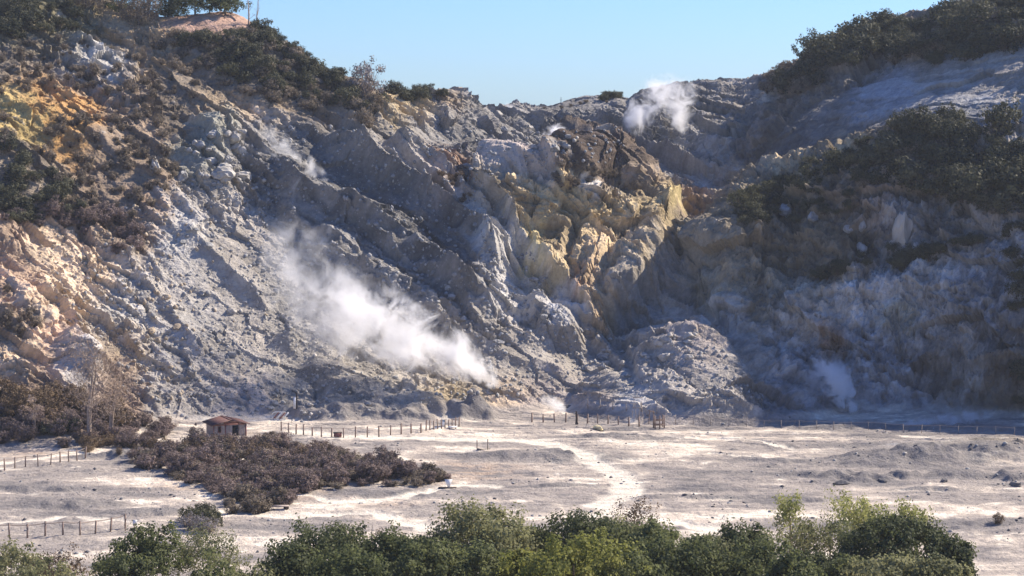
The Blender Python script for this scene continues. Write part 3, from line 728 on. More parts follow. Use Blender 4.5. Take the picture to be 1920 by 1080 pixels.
# --- left hillside
scatter('green_bush', [(300,66),(420,75),(495,58),(560,108),(640,158),(725,182),(720,215),(640,195),(540,185),(420,150),(330,105)], 48, (.6,1.35), 'dark green bush in the belt below the left skyline ridge', 'bush', 'dark bushes below the left skyline ridge', seed=1)
scatter('grey_scrub', [(280,66),(480,60),(560,108),(660,170),(700,215),(560,205),(420,170),(300,120)], 70, (.6,1.4), 'leafless grey shrub among the dark bushes below the left skyline ridge', 'shrub', 'grey shrubs below the left skyline ridge', seed=2)
scatter('green_bush', [(0,20),(60,30),(55,75),(0,75)], 10, (1.0,1.8), 'dark bush in the shadowy clump at the top left corner', 'bush', 'dark bushes at the top left corner', seed=3)
scatter('olive_bush', [(30,10),(140,10),(170,60),(60,70)], 12, (.8,1.4), 'olive green bush on the grassy hump at the top left', 'bush', 'olive bushes on the top left hump', seed=31)
scatter('bare_shrub', [(0,85),(140,70),(320,130),(400,170),(330,215),(160,170),(0,180)], 80, (.35,.9), 'grey shrub clinging to the broken rock under the top left corner', 'shrub', 'grey shrubs on the upper left rocks', seed=4)
scatter('green_bush', [(0,275),(70,275),(120,330),(160,400),(60,420),(0,410)], 24, (.7,1.3), 'dark green bush in the clump below the orange outcrop on the left', 'bush', 'dark bushes below the orange outcrop', seed=5)
scatter('bare_shrub', [(110,215),(330,215),(345,260),(300,400),(230,430),(140,400),(60,260)], 88, (.4,.95), 'brown leafless shrub on the steep slope right of the orange outcrop', 'shrub', 'brown shrubs on the left slope', seed=6)
scatter('bare_shrub', [(0,215),(40,260),(20,280),(0,280)], 5, (.6,1.1), 'brown shrub below the yellow earth at the left frame edge', 'shrub', 'brown shrubs by the yellow earth', seed=61)
scatter('thicket_shrub', [(0,385),(180,400),(260,430),(250,500),(160,440),(60,420),(0,430)], 34, (.5,1.0), 'grey brown shrub along the top of the cream cliff on the left', 'shrub', 'shrubs along the cream cliff top', seed=7)
scatter('bare_shrub', [(0,520),(60,560),(80,610),(0,640)], 10, (.5,.9), 'brown shrub low on the cream cliff at the left edge', 'shrub', 'shrubs low on the cream cliff', seed=8)
scatter('green_bush', [(735,165),(845,168),(850,182),(735,190)], 12, (.6,1.0), 'dark bush on top of the flat rock knoll left of the saddle', 'bush', 'dark bushes on the rock knoll', seed=9)
scatter('bare_shrub', [(640,195),(720,190),(710,240),(660,240)], 12, (.8,1.4), 'grey shrub hanging beside the pale yellow bluff', 'shrub', 'grey shrubs by the yellow bluff', seed=10)
scatter('green_bush', [(470,46),(500,50),(560,98),(640,150),(650,172),(560,128),(490,72)], 28, (.5,1.0), 'small bush right on the falling left skyline', 'bush', 'bushes on the falling left skyline', seed=32)
scatter('olive_bush', [(430,110),(520,120),(640,190),(620,205),(500,170),(420,140)], 26, (.6,1.2), 'olive bush amid the dark belt below the left skyline', 'bush', 'olive bushes below the left skyline', seed=33)
# --- right hillside
scatter('evergreen_shrub', [(1530,100),(1650,45),(1720,55),(1820,5),(1930,0),(1930,85),(1760,118),(1620,118),(1530,165),(1470,170)], 66, (.6,2.3), 'dark bush in the shaded belt along the right skyline ridge', 'bush', 'dark bushes along the right skyline', seed=11)
scatter('grey_scrub', [(1420,150),(1530,100),(1570,120),(1510,180),(1440,180)], 34, (.7,1.2), 'brown shrub where the right skyline ridge starts to rise', 'shrub', 'brown shrubs at the start of the right ridge', seed=12)
scatter('olive_bush', [(1590,70),(1660,40),(1720,60),(1700,90),(1620,100),(1560,125)], 18, (.9,1.7), 'sunlit olive bush near the rounded top of the right skyline', 'bush', 'olive bushes on the right skyline', seed=13)
scatter('evergreen_shrub', [(1700,235),(1830,225),(1930,270),(1930,420),(1800,380),(1720,360),(1620,350),(1600,345),(1640,290)], 54, (.6,2.2), 'dark bush in the deep shade of the middle right slope', 'bush', 'dark bushes on the middle right slope', seed=14)
scatter('olive_bush', [(1360,385),(1480,325),(1600,275),(1690,235),(1700,265),(1600,310),(1500,365),(1400,405)], 60, (.6,1.25), 'olive bush along the sunlit upper edge of the middle right slope', 'bush', 'olive bushes edging the right slope', seed=15)
scatter('evergreen_shrub', [(1380,400),(1500,350),(1640,360),(1640,400),(1500,420),(1400,420)], 26, (.4,.9), 'small dark bush above the brown grass bank on the right', 'bush', 'small dark bushes above the brown bank', seed=16)
scatter('evergreen_shrub', [(1520,520),(1600,480),(1720,470),(1840,440),(1850,455),(1700,500),(1600,510),(1530,535)], 26, (.5,1.0), 'small dark bush along the ledge across the shaded right cliff', 'bush', 'small dark bushes on the right ledge', seed=17)
scatter('evergreen_shrub', [(1890,420),(1930,420),(1930,780),(1900,780)], 12, (.6,1.2), 'dark bush at the right frame edge of the shaded cliff', 'bush', 'dark bushes at the right edge', seed=18)
scatter('grey_scrub', [(1030,330),(1060,300),(1120,315),(1230,355),(1220,375),(1130,350),(1060,360)], 30, (.4,.8), 'dark brown scrub on top of the yellow rock hump in the middle', 'shrub', 'dark scrub on the middle rock hump', seed=19)
scatter('rusty_shrub', [(800,312),(860,325),(885,375),(870,380),(830,340)], 14, (.3,.6), 'rusty shrub beside the pink dome left of the rock hump', 'shrub', 'rusty shrubs left of the rock hump', seed=20)
scatter('grey_scrub', [(1010,205),(1150,178),(1165,185),(1100,200)], 6, (.3,.55), 'tiny shrub on the bare grey skyline hill in the middle', 'shrub', 'tiny shrubs on the grey skyline hill', seed=21)
scatter('green_bush', [(1120,178),(1165,172),(1165,182),(1130,186)], 7, (.4,.7), 'dark bush near the top of the grey skyline hill', 'bush', 'dark bushes on the grey skyline hill', seed=22)
scatter('olive_bush', [(1540,120),(1700,90),(1900,40),(1930,90),(1760,120),(1600,135)], 30, (.7,1.6), 'olive bush among the dark bushes of the right skyline belt', 'bush', 'olive bushes within the right skyline belt', seed=34)
scatter('grey_scrub', [(1540,120),(1700,70),(1900,20),(1930,80),(1760,115),(1600,130)], 26, (.8,1.5), 'grey shrub among the dark bushes of the right skyline belt', 'shrub', 'grey shrubs within the right skyline belt', seed=35)
scatter('olive_bush', [(1600,300),(1760,240),(1900,280),(1900,400),(1720,355),(1600,340)], 34, (.6,1.5), 'olive bush within the dark growth of the middle right slope', 'bush', 'olive bushes within the middle right growth', seed=36)
scatter('grey_scrub', [(1560,330),(1760,260),(1900,300),(1900,410),(1720,360),(1560,350)], 24, (.6,1.3), 'grey shrub within the dark growth of the middle right slope', 'shrub', 'grey shrubs within the middle right growth', seed=37)
# --- foot of the left wall and the thicket on the floor
scatter('rusty_shrub', [(0,735),(140,745),(250,775),(250,800),(100,790),(0,785)], 34, (.8,1.35), 'rusty brown shrub at the foot of the left cliff', 'shrub', 'rusty shrubs at the left cliff foot', seed=23, mind=.4)
scatter('thicket_shrub', [(0,775),(250,780),(330,800),(280,840),(150,838),(0,838)], 60, (.6,1.0), 'grey brown shrub in the scrub belt behind the left floor fence', 'shrub', 'shrubs behind the left floor fence', seed=24, mind=.4)
scatter('green_bush', [(85,790),(140,790),(140,815),(85,815)], 5, (.7,1.0), 'dark green bush in the scrub left of the big bare tree', 'bush', 'dark bushes left of the bare tree', seed=25)
scatter('rusty_shrub', [(150,815),(330,825),(300,850),(150,848)], 16, (.4,.75), 'rusty low shrub around the base of the big bare tree', 'shrub', 'rusty shrubs around the bare tree', seed=26, mind=.4)
TH = [(255,862),(300,842),(370,836),(400,843),(450,843),(480,832),(560,832),(640,858),(740,875),(850,893),(835,908),(720,910),(600,915),(520,945),(440,940),(360,905),(270,880)]
scatter('thicket_shrub', TH, 200, (.45,1.1), 'mauve brown leafless shrub in the dense thicket below the red hut', 'shrub', 'shrubs of the thicket below the hut', seed=27, mind=.22, yscale=(.5, 1.05))
scatter('thorn_shrub', TH, 150, (.35,1.0), 'paler grey brown shrub standing within the thicket below the red hut', 'shrub', 'paler shrubs within the thicket', seed=271, mind=.15, yscale=(.5, 1.2))
scatter('rusty_shrub', [(300,845),(400,840),(560,838),(640,862),(560,870),(400,865)], 18, (.5,.95), 'rusty brown shrub within the upper thicket below the red hut', 'shrub', 'rusty shrubs within the thicket', seed=272, mind=.3)
scatter('thorn_shrub', [(415,935),(500,940),(500,962),(430,962)], 9, (.6,.9), 'low grey shrub in front of the thicket tip', 'shrub', 'low grey shrubs before the thicket', seed=28, mind=.4)
scatter('rusty_shrub', [(470,816),(560,815),(560,826),(480,828)], 7, (.35,.5), 'rusty shrub hiding the foot of the red hut', 'shrub', 'rusty shrubs before the hut', seed=281, mind=.4)
scatter('rusty_shrub', [(385,824),(455,824),(455,832),(385,832)], 8, (.3,.48), 'low rusty shrub right in front of the hut wall', 'shrub', 'low shrubs at the hut wall', seed=282, mind=.3)
scatter('olive_bush', [(330,968),(410,965),(415,985),(340,988)], 5, (.9,1.3), 'olive green bush alone on the pale floor in front of the thicket', 'bush', 'olive bushes on the pale floor', seed=29)
scatter('pale_shrub', [(340,990),(410,985),(410,998),(350,1000)], 3, (.5,.7), 'pale dry shrub in front of the olive bushes on the floor', 'shrub', 'pale dry shrubs on the floor', seed=30)
print('shrubs', time.time() - T0)

# --- trees
def limb_tree(mb, g, H, r0, spread, n_limb=9, twigs=0, mat=0, fork=.35, lean=0.):
    top = np.array((lean * H, 0, H * .92))
    tr = [np.array((0, 0, -.5)), np.array((g.normal(0, .05) * H * .3, g.normal(0, .05) * H * .3, H * .3)) + top * np.array((.2, 0, 0)), top * .7 + g.normal(0, .03, 3) * H, top]
    mb.tube(tr, [r0 * 1.25, r0 * .8, r0 * .4, r0 * .08], 8, mat)
    tips = []
    for i in range(n_limb):
        t = fork + (1 - fork) * (i + .5) / n_limb * .9
        s = np.array([np.interp(t * 3, range(4), [p[k] for p in tr]) for k in range(3)])
        a = i * 2.4 + g.uniform(-.4, .4); L = spread * g.uniform(.7, 1.1) * (1.1 - .55 * t)
        e = s + np.array((math.cos(a) * L, math.sin(a) * L, L * g.uniform(.4, 1.1)))
        m = (s + e) / 2 + g.normal(0, .06, 3) * L + np.array((0, 0, -.05 * L))
        rr = r0 * .42 * (1 - .6 * t)
        mb.tube([s, m, e], [rr, rr * .6, rr * .15], 5, mat); tips.append(e)
        for j in range(twigs):
            q = s + (e - s) * g.uniform(.3, 1.0); d = unit(1, g)[0]; d[2] = abs(d[2]) * 1.1 + .25
            l2 = L * g.uniform(.25, .6); mm = q + d * l2 * .5 + g.normal(0, .05, 3) * l2
            mb.tube([q, mm, q + d * l2], [rr * .3, rr * .18, .006], 3, mat)
            for k in range(3):
                d2 = d + .7 * unit(1, g)[0]; mb.tube([mm, mm + d2 * l2 * .5], [rr * .14, .004], 3, mat)
    return tips

def tree(name, px, top, half, Y, leaf_mat, label, cat='tree', group=None, leaf=.19, clumps=170, per=62, seed=0, depth=1.0, bottom=None, flat=0., droop=0., shell=.55, aspect=1.0, cr=None, rough=.22, bark='bark', lower=-.35, ccz=None):
    """a tree whose crown spans px±half and tops out at `top`, standing at distance Y"""
    g = np.random.default_rng(seed + 300)
    tp = W(px, top, float(Y)); x0 = float(tp[0]); z0 = ground_z(x0, Y)
    rx = half / FPX * Y; H = float(tp[2]) - z0
    ch = min(H * .42, max(rx * .8, 2.0)) if bottom is None else (float(tp[2]) - float(W(px, bottom, float(Y))[2])) / 2
    root = empty(name, (x0, Y, z0)); tag(root, label, cat, group)
    mb = MB(); limb_tree(mb, g, H * .93, max(.12, H * .022), rx * .8, 10)
    mb.obj('trunk', [bark], root, smooth=True)
    mc = MB(); c_r = cr or max(.55, min(rx, ch) * .27)
    crown_into(mc, g, (0, 0, H - ch), (rx * .86, rx * .86 * depth, ch * .88), clumps, per, leaf, c_r, 0, shell, flat, droop, aspect, lower, rough)
    mc.obj('crown', [leaf_mat], root)
    return root

TREES = [
 # px, top, half, Y, leaf, label, kwargs
 (20,1022,88,168,'sage_leaf','brownish scrubby tree at the bottom left corner',dict(clumps=90,per=50)),
 (110,1028,66,166,'rusty_twig','dry brown bushy tree right of the bottom left corner',dict(clumps=70,per=44,leaf=.16)),
 (60,1048,121,158,'sage_leaf','low sage coloured tree along the bottom left edge',dict(clumps=90,per=56)),
 (275,990,74,156,'green_leaf','dark glossy green tree with a knobbly top, bottom left',dict(clumps=120,per=60,rough=.35)),
 (225,1037,66,150,'deep_leaf','dark low tree at the left side of the knobbly green tree',dict(clumps=70,per=60)),
 (385,992,82,160,'sage_leaf','olive tree with dry twigs right of the knobbly green tree',dict(clumps=120,per=55,rough=.3,leaf=.16)),
 (410,1047,77,150,'green_leaf','low green tree at the bottom edge below the olive tree',dict(clumps=80,per=60)),
 (610,976,110,154,'deep_leaf','broad dark green tree at the left end of the bottom tree row',dict(clumps=200,per=66)),
 (545,1021,66,150,'deep_leaf','darkest low tree sticking out at the left end of the tree row',dict(clumps=90,per=66)),
 (720,996,88,152,'green_leaf','mid green tree right of the broad dark tree in the bottom row',dict(clumps=150,per=62)),
 (660,1031,99,143,'green_leaf','fresh green tree at the bottom edge, left half of the row',dict(clumps=160,per=64)),
 (800,1016,82,144,'green_leaf','bright green tree low in front between broad dark and tall feathery trees',dict(clumps=140,per=64)),
 (905,943,107,153,'sage_leaf','tall feathery grey green tree, highest of the bottom row left of centre',dict(clumps=230,per=66,rough=.26)),
 (890,1021,77,145,'green_leaf','green tree in front of the tall feathery tree',dict(clumps=130,per=64)),
 (1085,954,115,155,'deep_leaf','wide dark tree behind the yellow green tree',dict(clumps=220,per=66)),
 (1210,976,82,153,'green_leaf','dull green tree right of the wide dark tree',dict(clumps=150,per=62)),
 (1075,1001,123,141,'lime_leaf','bright yellow green tree with lumpy sunlit top at the bottom edge',dict(clumps=130,per=90,rough=.32,cr=.85)),
 (985,1026,55,143,'lime_leaf','small yellow green tree left of the lumpy yellow green one',dict(clumps=70,per=70,rough=.3)),
 (1265,1006,99,146,'green_leaf','round green tree right of the lumpy yellow green tree',dict(clumps=190,per=66)),
 (1180,1036,77,142,'green_leaf','low green tree at the bottom edge between yellow green and round trees',dict(clumps=100,per=66)),
 (1390,986,82,153,'deep_leaf','dark green tree in the bottom row left of the drooping trees',dict(clumps=160,per=64)),
 (1330,1026,60,147,'deep_leaf','small dark tree at the foot of the round green tree',dict(clumps=80,per=64)),
 (1440,1016,99,146,'green_leaf','grey green tree at the bottom edge under the drooping trees',dict(clumps=170,per=66)),
 (1530,1028,68,147,'deep_leaf','dull dark tree left of the black green dome tree',dict(clumps=120,per=66)),
 (1690,964,134,152,'deep_leaf','black green dome shaped tree near the bottom right',dict(clumps=420,per=60,rough=.06,shell=.86,cr=.75)),
 (1795,1007,39,150,'deep_leaf','small dark lobe tree on the right side of the dome tree',dict(clumps=70,per=66,rough=.14)),
 (1650,1034,93,144,'sage_leaf','soft grey green tree in front of the dome tree',dict(clumps=170,per=70,rough=.14)),
 (1755,1042,82,143,'sage_leaf','soft grey green tree right in front of the dome tree, furthest right',dict(clumps=140,per=70,rough=.14)),
 (470,1062,60,147,'sage_leaf','low olive tree in the gap left of the bottom tree row',dict(clumps=70,per=56)),
 (770,1000,60,155,'sage_leaf','soft olive tree closing the gap left of the tall feathery tree',dict(clumps=110,per=60)),
 (990,985,60,156,'green_leaf','mid green tree between the tall feathery and the wide dark trees',dict(clumps=110,per=62)),
 (1150,975,60,157,'sage_leaf','soft olive tree behind the right part of the wide dark tree',dict(clumps=110,per=60)),
 (1320,1000,60,151,'sage_leaf','soft olive tree right of the round green tree',dict(clumps=110,per=62)),
 (1600,1045,55,145,'green_leaf','mid green tree at the left foot of the dome tree',dict(clumps=90,per=62)),
 (1490,1036,66,142,'green_leaf','low green tree at the bottom edge left of the soft grey green trees',dict(clumps=90,per=66)),
]
for k, (px, top, half, Y, lm, lab, kw) in enumerate(TREES):
    tree('leafy_tree', px, top, half, Y, lm, lab, group='trees along the bottom of the view', seed=k * 7, **{'leaf': .235, **kw})
DROOP = [
 (1480,904,32,165,'droop_leaf','slender drooping tree, leftmost of the pale feathery trees',dict(clumps=50,per=26,rough=.35,bottom=985)),
 (1500,960,50,163,'sage_leaf','thin twiggy tree below the slender drooping tree',dict(clumps=70,per=34,rough=.35,bottom=1050)),
 (1600,905,58,166,'droop_leaf','tallest pale green drooping tree behind the dome tree',dict(clumps=95,per=30,rough=.35,bottom=1020)),
 (1560,950,55,162,'sage_leaf','grey green drooping tree left of the tallest pale one',dict(clumps=75,per=28,rough=.4,bottom=1050)),
 (1655,938,40,163,'droop_leaf','yellowish drooping tree just above the dome tree',dict(clumps=70,per=40,rough=.25,bottom=1020)),
 (1710,932,42,165,'droop_leaf','pale drooping tree, rightmost above the dome tree',dict(clumps=70,per=38,rough=.3,bottom=1020)),
]
for k, (px, top, half, Y, lm, lab, kw) in enumerate(DROOP):
    tree('drooping_tree', px, top, half, Y, lm, lab, group='pale drooping trees', seed=400 + k * 7, droop=.8, leaf=.17, shell=.25, aspect=1.3, lower=-.9, bark='pale_bark', **kw)
tree('leafy_tree', 1190, 925, 48, 165, 'rusty_twig', 'thin half bare tree behind the dark trees at the path end', seed=500, clumps=60, per=26, shell=.2, rough=.3, leaf=.15, bottom=1010, lower=-.9)

def bare_tree(px, base, top, Y, spread, label, seed, n_limb=10, twigs=10, bark='pale_bark', lean=0., r=None, haze=None, crown=1.):
    g = np.random.default_rng(seed)
    p = W(px, top, float(Y)); z0 = ground_z(float(p[0]), Y); H = float(p[2]) - z0
    root = empty('bare_tree', (float(p[0]), Y, z0)); tag(root, label, 'tree')
    a = MB(); a.tube([(0, 0, -.5), (g.normal(0, .1), 0, H * .3), (lean * H * .6, g.normal(0, .1), H * .62), (lean * H, 0, H * .85)], np.array((1.2, .85, .4, .05)) * (r or H * .02), 7)
    a.obj('trunk', [bark], root, smooth=True)
    b = MB(); tips = limb_tree(b, g, H, (r or H * .02) * .9, spread, n_limb, twigs, 0, .2, lean)
    if haze:
        for t in tips:
            d = unit(haze, g) * (g.random(haze) ** .5)[:, None] * spread * .30 * crown
            b.cards(np.asarray(t) + d, g.normal(size=(haze, 3)), .17, 2.6, 1, np.clip(g.normal(.5, .2, haze), 0, 1), g)
    b.obj('branch', [bark, 'tan_twig'], root)
    return root
bare_tree(165, 835, 640, 256, 3.8, 'big leafless tree with a pale twiggy crown at the foot of the left cliff', 901, 15, 16, lean=.06, haze=80, crown=2.3)
bare_tree(205, 830, 690, 259, 2.6, 'smaller leafless tree leaning right of the big bare tree', 902, 12, 12, lean=.12, haze=70, crown=1.9)
bare_tree(65, 835, 750, 258, 1.6, 'short pale trunk tree in the scrub at the left edge', 903, 8, 8, haze=40)
bare_tree(698, 1030, 965, 160, 1.6, 'dry twiggy tree top sticking out above the bottom tree row', 904, 14, 14, bark='bark', haze=16)
bare_tree(750, 1030, 978, 159, 1.1, 'small dry twiggy tree right of the first dry one in the bottom row', 905, 12, 12, bark='bark', haze=12)
bare_tree(465, 40, -25, 353, .8, 'tall thin dead tree, left one of the pair on the skyline', 906, 12, 6, bark='pale_bark', r=.13)
bare_tree(481, 42, -18, 354, .8, 'thin dead tree, right one of the pair on the skyline', 907, 10, 5, bark='pale_bark', r=.09, lean=.04)
scatter('pale_shrub', [(684,172),(690,172),(690,178),(684,178)], 1, (2.0,2.05), 'big pale grey leafless bush standing out on the left skyline', 'shrub', None, seed=98)

SKY = [
 (365,-45,62,356,'deep_leaf','broad dark umbrella tree on the grassy skyline plateau',dict(bottom=26,clumps=240,per=50)),
 (422,-22,40,356,'deep_leaf','smaller dark umbrella tree with a forked trunk near the plateau edge',dict(bottom=27,clumps=140,per=44)),
 (322,-20,36,358,'deep_leaf','grey green tree behind the left end of the grassy plateau',dict(bottom=44,clumps=120,per=44)),
 (258,-55,50,352,'dry_twig','big brown leafless tree left of the grassy plateau',dict(bottom=58,clumps=190,per=50)),
 (222,-10,26,356,'deep_leaf','dark tree just left of the big brown tree on the skyline',dict(bottom=48,clumps=100,per=44)),
 (160,-40,50,354,'dry_twig','brown leafless tree on the skyline above the grassy hump',dict(bottom=25,clumps=100,per=44)),
 (90,-60,50,356,'dry_twig','brown leafless tree nearest the top left corner',dict(bottom=20,clumps=90,per=44)),
 (20,-60,50,352,'deep_leaf','dark tree right in the top left corner',dict(bottom=40,clumps=90,per=44)),
]
for k, (px, top, half, Y, lm, lab, kw) in enumerate(SKY):
    tree('ridge_tree', px, top, half, Y, lm, lab, group='trees on the left skyline', seed=600 + 5 * k, leaf=.26, lower=-.95, shell=.35, rough=.25, **kw)
print('trees', time.time() - T0)

# ------------------------------------------------------------------ rocks
def rock_mesh(name, seed, sub=2, mats=('rock_grey',), stretch=(1, 1, 1)):
    import bmesh
    g = np.random.default_rng(seed)
    bm = bmesh.new(); bmesh.ops.create_icosphere(bm, subdivisions=sub, radius=1.0)
    V = np.array([v.co[:] for v in bm.verts])
    pl = unit(11, g); off = g.uniform(.55, .95, 11)
    for n_, o_ in zip(pl, off):                                    # split faces
        d = V @ n_ - o_; V = V - np.where(d > 0, d, 0)[:, None] * n_
    V *= (1 + .07 * g.normal(size=(len(V), 1))); V *= np.array(stretch)
    for v, c in zip(bm.verts, V): v.co = c
    me = bpy.data.meshes.new(name); bm.to_mesh(me); bm.free()
    for m in mats: me.materials.append(M[m])
    return me
ROCKS = {}
for mt in ('rock_grey', 'rock_pale', 'rock_tan', 'rock_dark', 'rock_yellow'):
    ROCKS[mt] = [rock_mesh('boulder', 40 + 3 * k + hash_kind(mt), 3, (mt,), (1.2, .9, .8)) for k in range(4)]

def boulder(px, py, size, mt, label, group=None, sc=(1, 1, 1), rz=None, sink=.3, rot=(0, 0)):
    g = np.random.default_rng(int(px * 7 + py)); p = land(px, py)
    o = bpy.data.objects.new('boulder', ROCKS[mt][int(g.integers(4))]); COL.objects.link(o)
    o.location = (p[0], p[1], p[2] + size * sc[2] * (.5 - sink)); o.rotation_euler = (rot[0], rot[1], g.uniform(0, 6.28) if rz is None else rz)
    o.scale = (size * sc[0], size * sc[1], size * sc[2]); tag(o, label, 'boulder', group)
    return o
boulder(288, 318, 1.0, 'rock_pale', 'white upright pointed boulder among the brown shrubs on the left slope', sc=(.8, .9, 1.7), sink=.1)
boulder(1695, 440, 2.2, 'rock_pale', 'tall pale pointed boulder, biggest on the shaded right slope', sc=(.7, .7, 1.7), rot=(0, .35))
boulder(1612, 470, 1.0, 'rock_grey', 'pale conical boulder under the ledge of the right slope', sc=(.8, .8, 1.5))
boulder(1612, 425, .8, 'rock_grey', 'narrow pale boulder left of the tallest one on the right slope', sc=(.7, .7, 1.6))
boulder(1718, 470, .9, 'rock_grey', 'grey boulder below the tallest pale boulder on the right', sc=(.8, .8, 1.4))
boulder(1120, 800, .7, 'rock_yellow', 'pale yellow boulder on the floor in front of the back fence', sc=(1.3, .8, .6), sink=.2)
boulder(1110, 305, .8, 'rock_yellow', 'pale yellow boulder on top of the dark rock hump', sc=(.8, .8, 1.3))
boulder(487, 918, .45, 'rock_pale', 'white stone at the front edge of the thicket', sc=(1.3, .9, .8))
boulder(1905, 911, 0.62, 'rock_dark', 'black boulder on the floor near the right frame edge', sc=(1.2, .8, .8))
boulder(1578, 904, 0.62, 'rock_dark', 'dark boulder on the floor above the drooping trees', sc=(1.3, .8, .7))
boulder(1655, 903, 0.56, 'rock_dark', 'dark boulder right of the one above the drooping trees', sc=(1.2, .8, .7))
boulder(1768, 903, 0.50, 'rock_dark', 'dark boulder halfway between the drooping trees and the right edge', sc=(1.5, .9, .7))
boulder(897, 842, .28, 'rock_dark', 'small dark stone between the two short posts on the path')
boulder(1060, 762, 0.62, 'rock_dark', 'dark boulder at the left end of the low mud bank behind the back fence', sc=(1.6, .8, .6))
for k, (px, py) in enumerate([(1590,430),(1530,405),(1475,395)]):
    boulder(px, py, .7 + .25 * ((k * 7) % 3), 'rock_grey', 'grey boulder showing between the dark bushes on the right slope', 'boulders between the right bushes', sc=(.9, .9, 1.2), sink=.55)
g = np.random.default_rng(77)
def boulder_field(poly, n, size, mt, label, group, seed):
    gg = np.random.default_rng(seed); k = 0; t = 0
    x_ = [p[0] for p in poly]; y_ = [p[1] for p in poly]
    while k < n and t < 4000:
        t += 1; px, py = gg.uniform(min(x_), max(x_)), gg.uniform(min(y_), max(y_))
        if in_poly(np.array(px), np.array(py), poly):
            s = size[0] + (size[1] - size[0]) * gg.random() ** 2.2
            boulder(px, py, s, mt if gg.random() < .8 else ('rock_pale' if mt != 'rock_pale' else 'rock_grey'), label, group, sc=(1, .9, gg.uniform(.7, 1.2))); k += 1
boulder_field([(330,250),(470,240),(470,340),(330,350)], 26, (.5, 1.6), 'rock_pale', 'pale boulder of the broken outcrop left of the grey slope', 'boulders of the left outcrop', 1)
boulder_field([(340,360),(480,400),(560,640),(420,700),(330,560)], 24, (.25, .9), 'rock_grey', 'grey boulder lying on the left scree slope', 'boulders on the left scree', 2)
boulder_field([(110,500),(330,560),(420,700),(250,700),(60,640)], 14, (.25, .65), 'rock_tan', 'tan boulder lying under the cream cliff', 'boulders under the cream cliff', 3)
boulder_field([(560,420),(900,440),(1080,580),(1150,700),(950,680),(700,560)], 26, (.25, .8), 'rock_grey', 'grey boulder on the middle grey slope above the large steam cloud', 'boulders on the middle slope', 4)
boulder_field([(1080,560),(1170,650),(1200,740),(1160,740),(1100,660)], 26, (.3, .9), 'rock_pale', 'pale boulder in the gully below the yellow rock hump', 'boulders in the gully', 5)
boulder_field([(1185,690),(1230,640),(1320,610),(1280,690),(1210,720)], 20, (.3, .9), 'rock_pale', 'pale boulder on the sunlit flank of the talus cone', 'boulders on the talus cone', 6)
boulder_field([(780,280),(1000,230),(1180,250),(1300,260),(1200,300),(900,320)], 20, (.3, .8), 'rock_grey', 'grey boulder on the high grey slope under the saddle', 'boulders on the high slope', 7)
boulder_field([(300,730),(560,720),(780,740),(560,780),(380,770)], 24, (.25, .7), 'rock_grey', 'grey boulder along the foot of the left scree', 'boulders along the scree foot', 8)

# loose stones: one mass nobody could count
def rubble():
    gg = np.random.default_rng(5)
    ico = [rock_mesh('stone', 700 + k, 1) for k in range(6)]
    vs, fs = [], []
    for me in ico:
        v = np.empty(len(me.vertices) * 3); me.vertices.foreach_get('co', v); vs.append(v.reshape(-1, 3)); fs.append(np.array([p.vertices[:] for p in me.polygons]))
    mb = MB(); n = 0; t = 0
    polys = [[(60,430),(340,340),(560,230),(900,240),(1180,230),(1180,300),(900,330),(1160,720),(560,790),(330,780),(150,700)], [(1180,740),(1310,605),(1440,750)]]
    while n < 7500 and t < 90000:
        t += 1; px, py = gg.uniform(40, 1900), gg.uniform(230, 790)
        if not any(in_poly(np.array(px), np.array(py), p) for p in polys): continue
        p = land(px, py); s = .07 + .36 * gg.random() ** 4; k = int(gg.integers(6))
        a = gg.uniform(0, 6.28); V = vs[k] * s * gg.uniform(.7, 1.2, 3); ca, sa = math.cos(a), math.sin(a)
        V = np.stack([V[:, 0] * ca - V[:, 1] * sa, V[:, 0] * sa + V[:, 1] * ca, V[:, 2]], 1) + p
        left = px < 330 + gg.normal(0, 60)
        mb.add(V, fs[k], 2 if left and gg.random() < .7 else (1 if gg.random() < .16 else 0)); n += 1
    fn = 0
    while fn < 1500:
        px, py = gg.uniform(0, 1920), gg.uniform(775, 1040); p = land(px, py)
        if p[1] > 287 or p[1] < 175: continue
        c0 = float(perlin(np.array([p[0] / 9]), np.array([p[1] / 6]), 61)[0])
        if c0 < gg.uniform(-.1, .35): continue
        s = .05 + .24 * gg.random() ** 4; k = int(gg.integers(6)); V = vs[k] * s * gg.uniform(.7, 1.3, 3) * np.array((1, 1, .7)) + p
        mb.add(V, fs[k], int(gg.choice([0, 0, 3, 3, 1]))); fn += 1
    for me in ico: bpy.data.meshes.remove(me)
    o = mb.obj('rubble', ['rock_grey', 'rock_pale', 'rock_tan', 'rock_dark']); tag(o, 'loose stones strewn over the scree slopes and the pale floor', 'rubble', kind='stuff')
rubble()
print('rocks', time.time() - T0)

# ------------------------------------------------------------------ fences
POSTM = {}
def post_mesh(h, w, mat):
    k = (round(h, 2), round(w, 3), mat)
    if k not in POSTM:
        mb = MB(); mb.box((0, 0, h / 2 - .1), (w, w, h + .2), .1); mb.box((0, 0, h + .015), (w * .7, w * .7, .03), .1)
        POSTM[k] = mb.mesh('post', [mat])
    return POSTM[k]

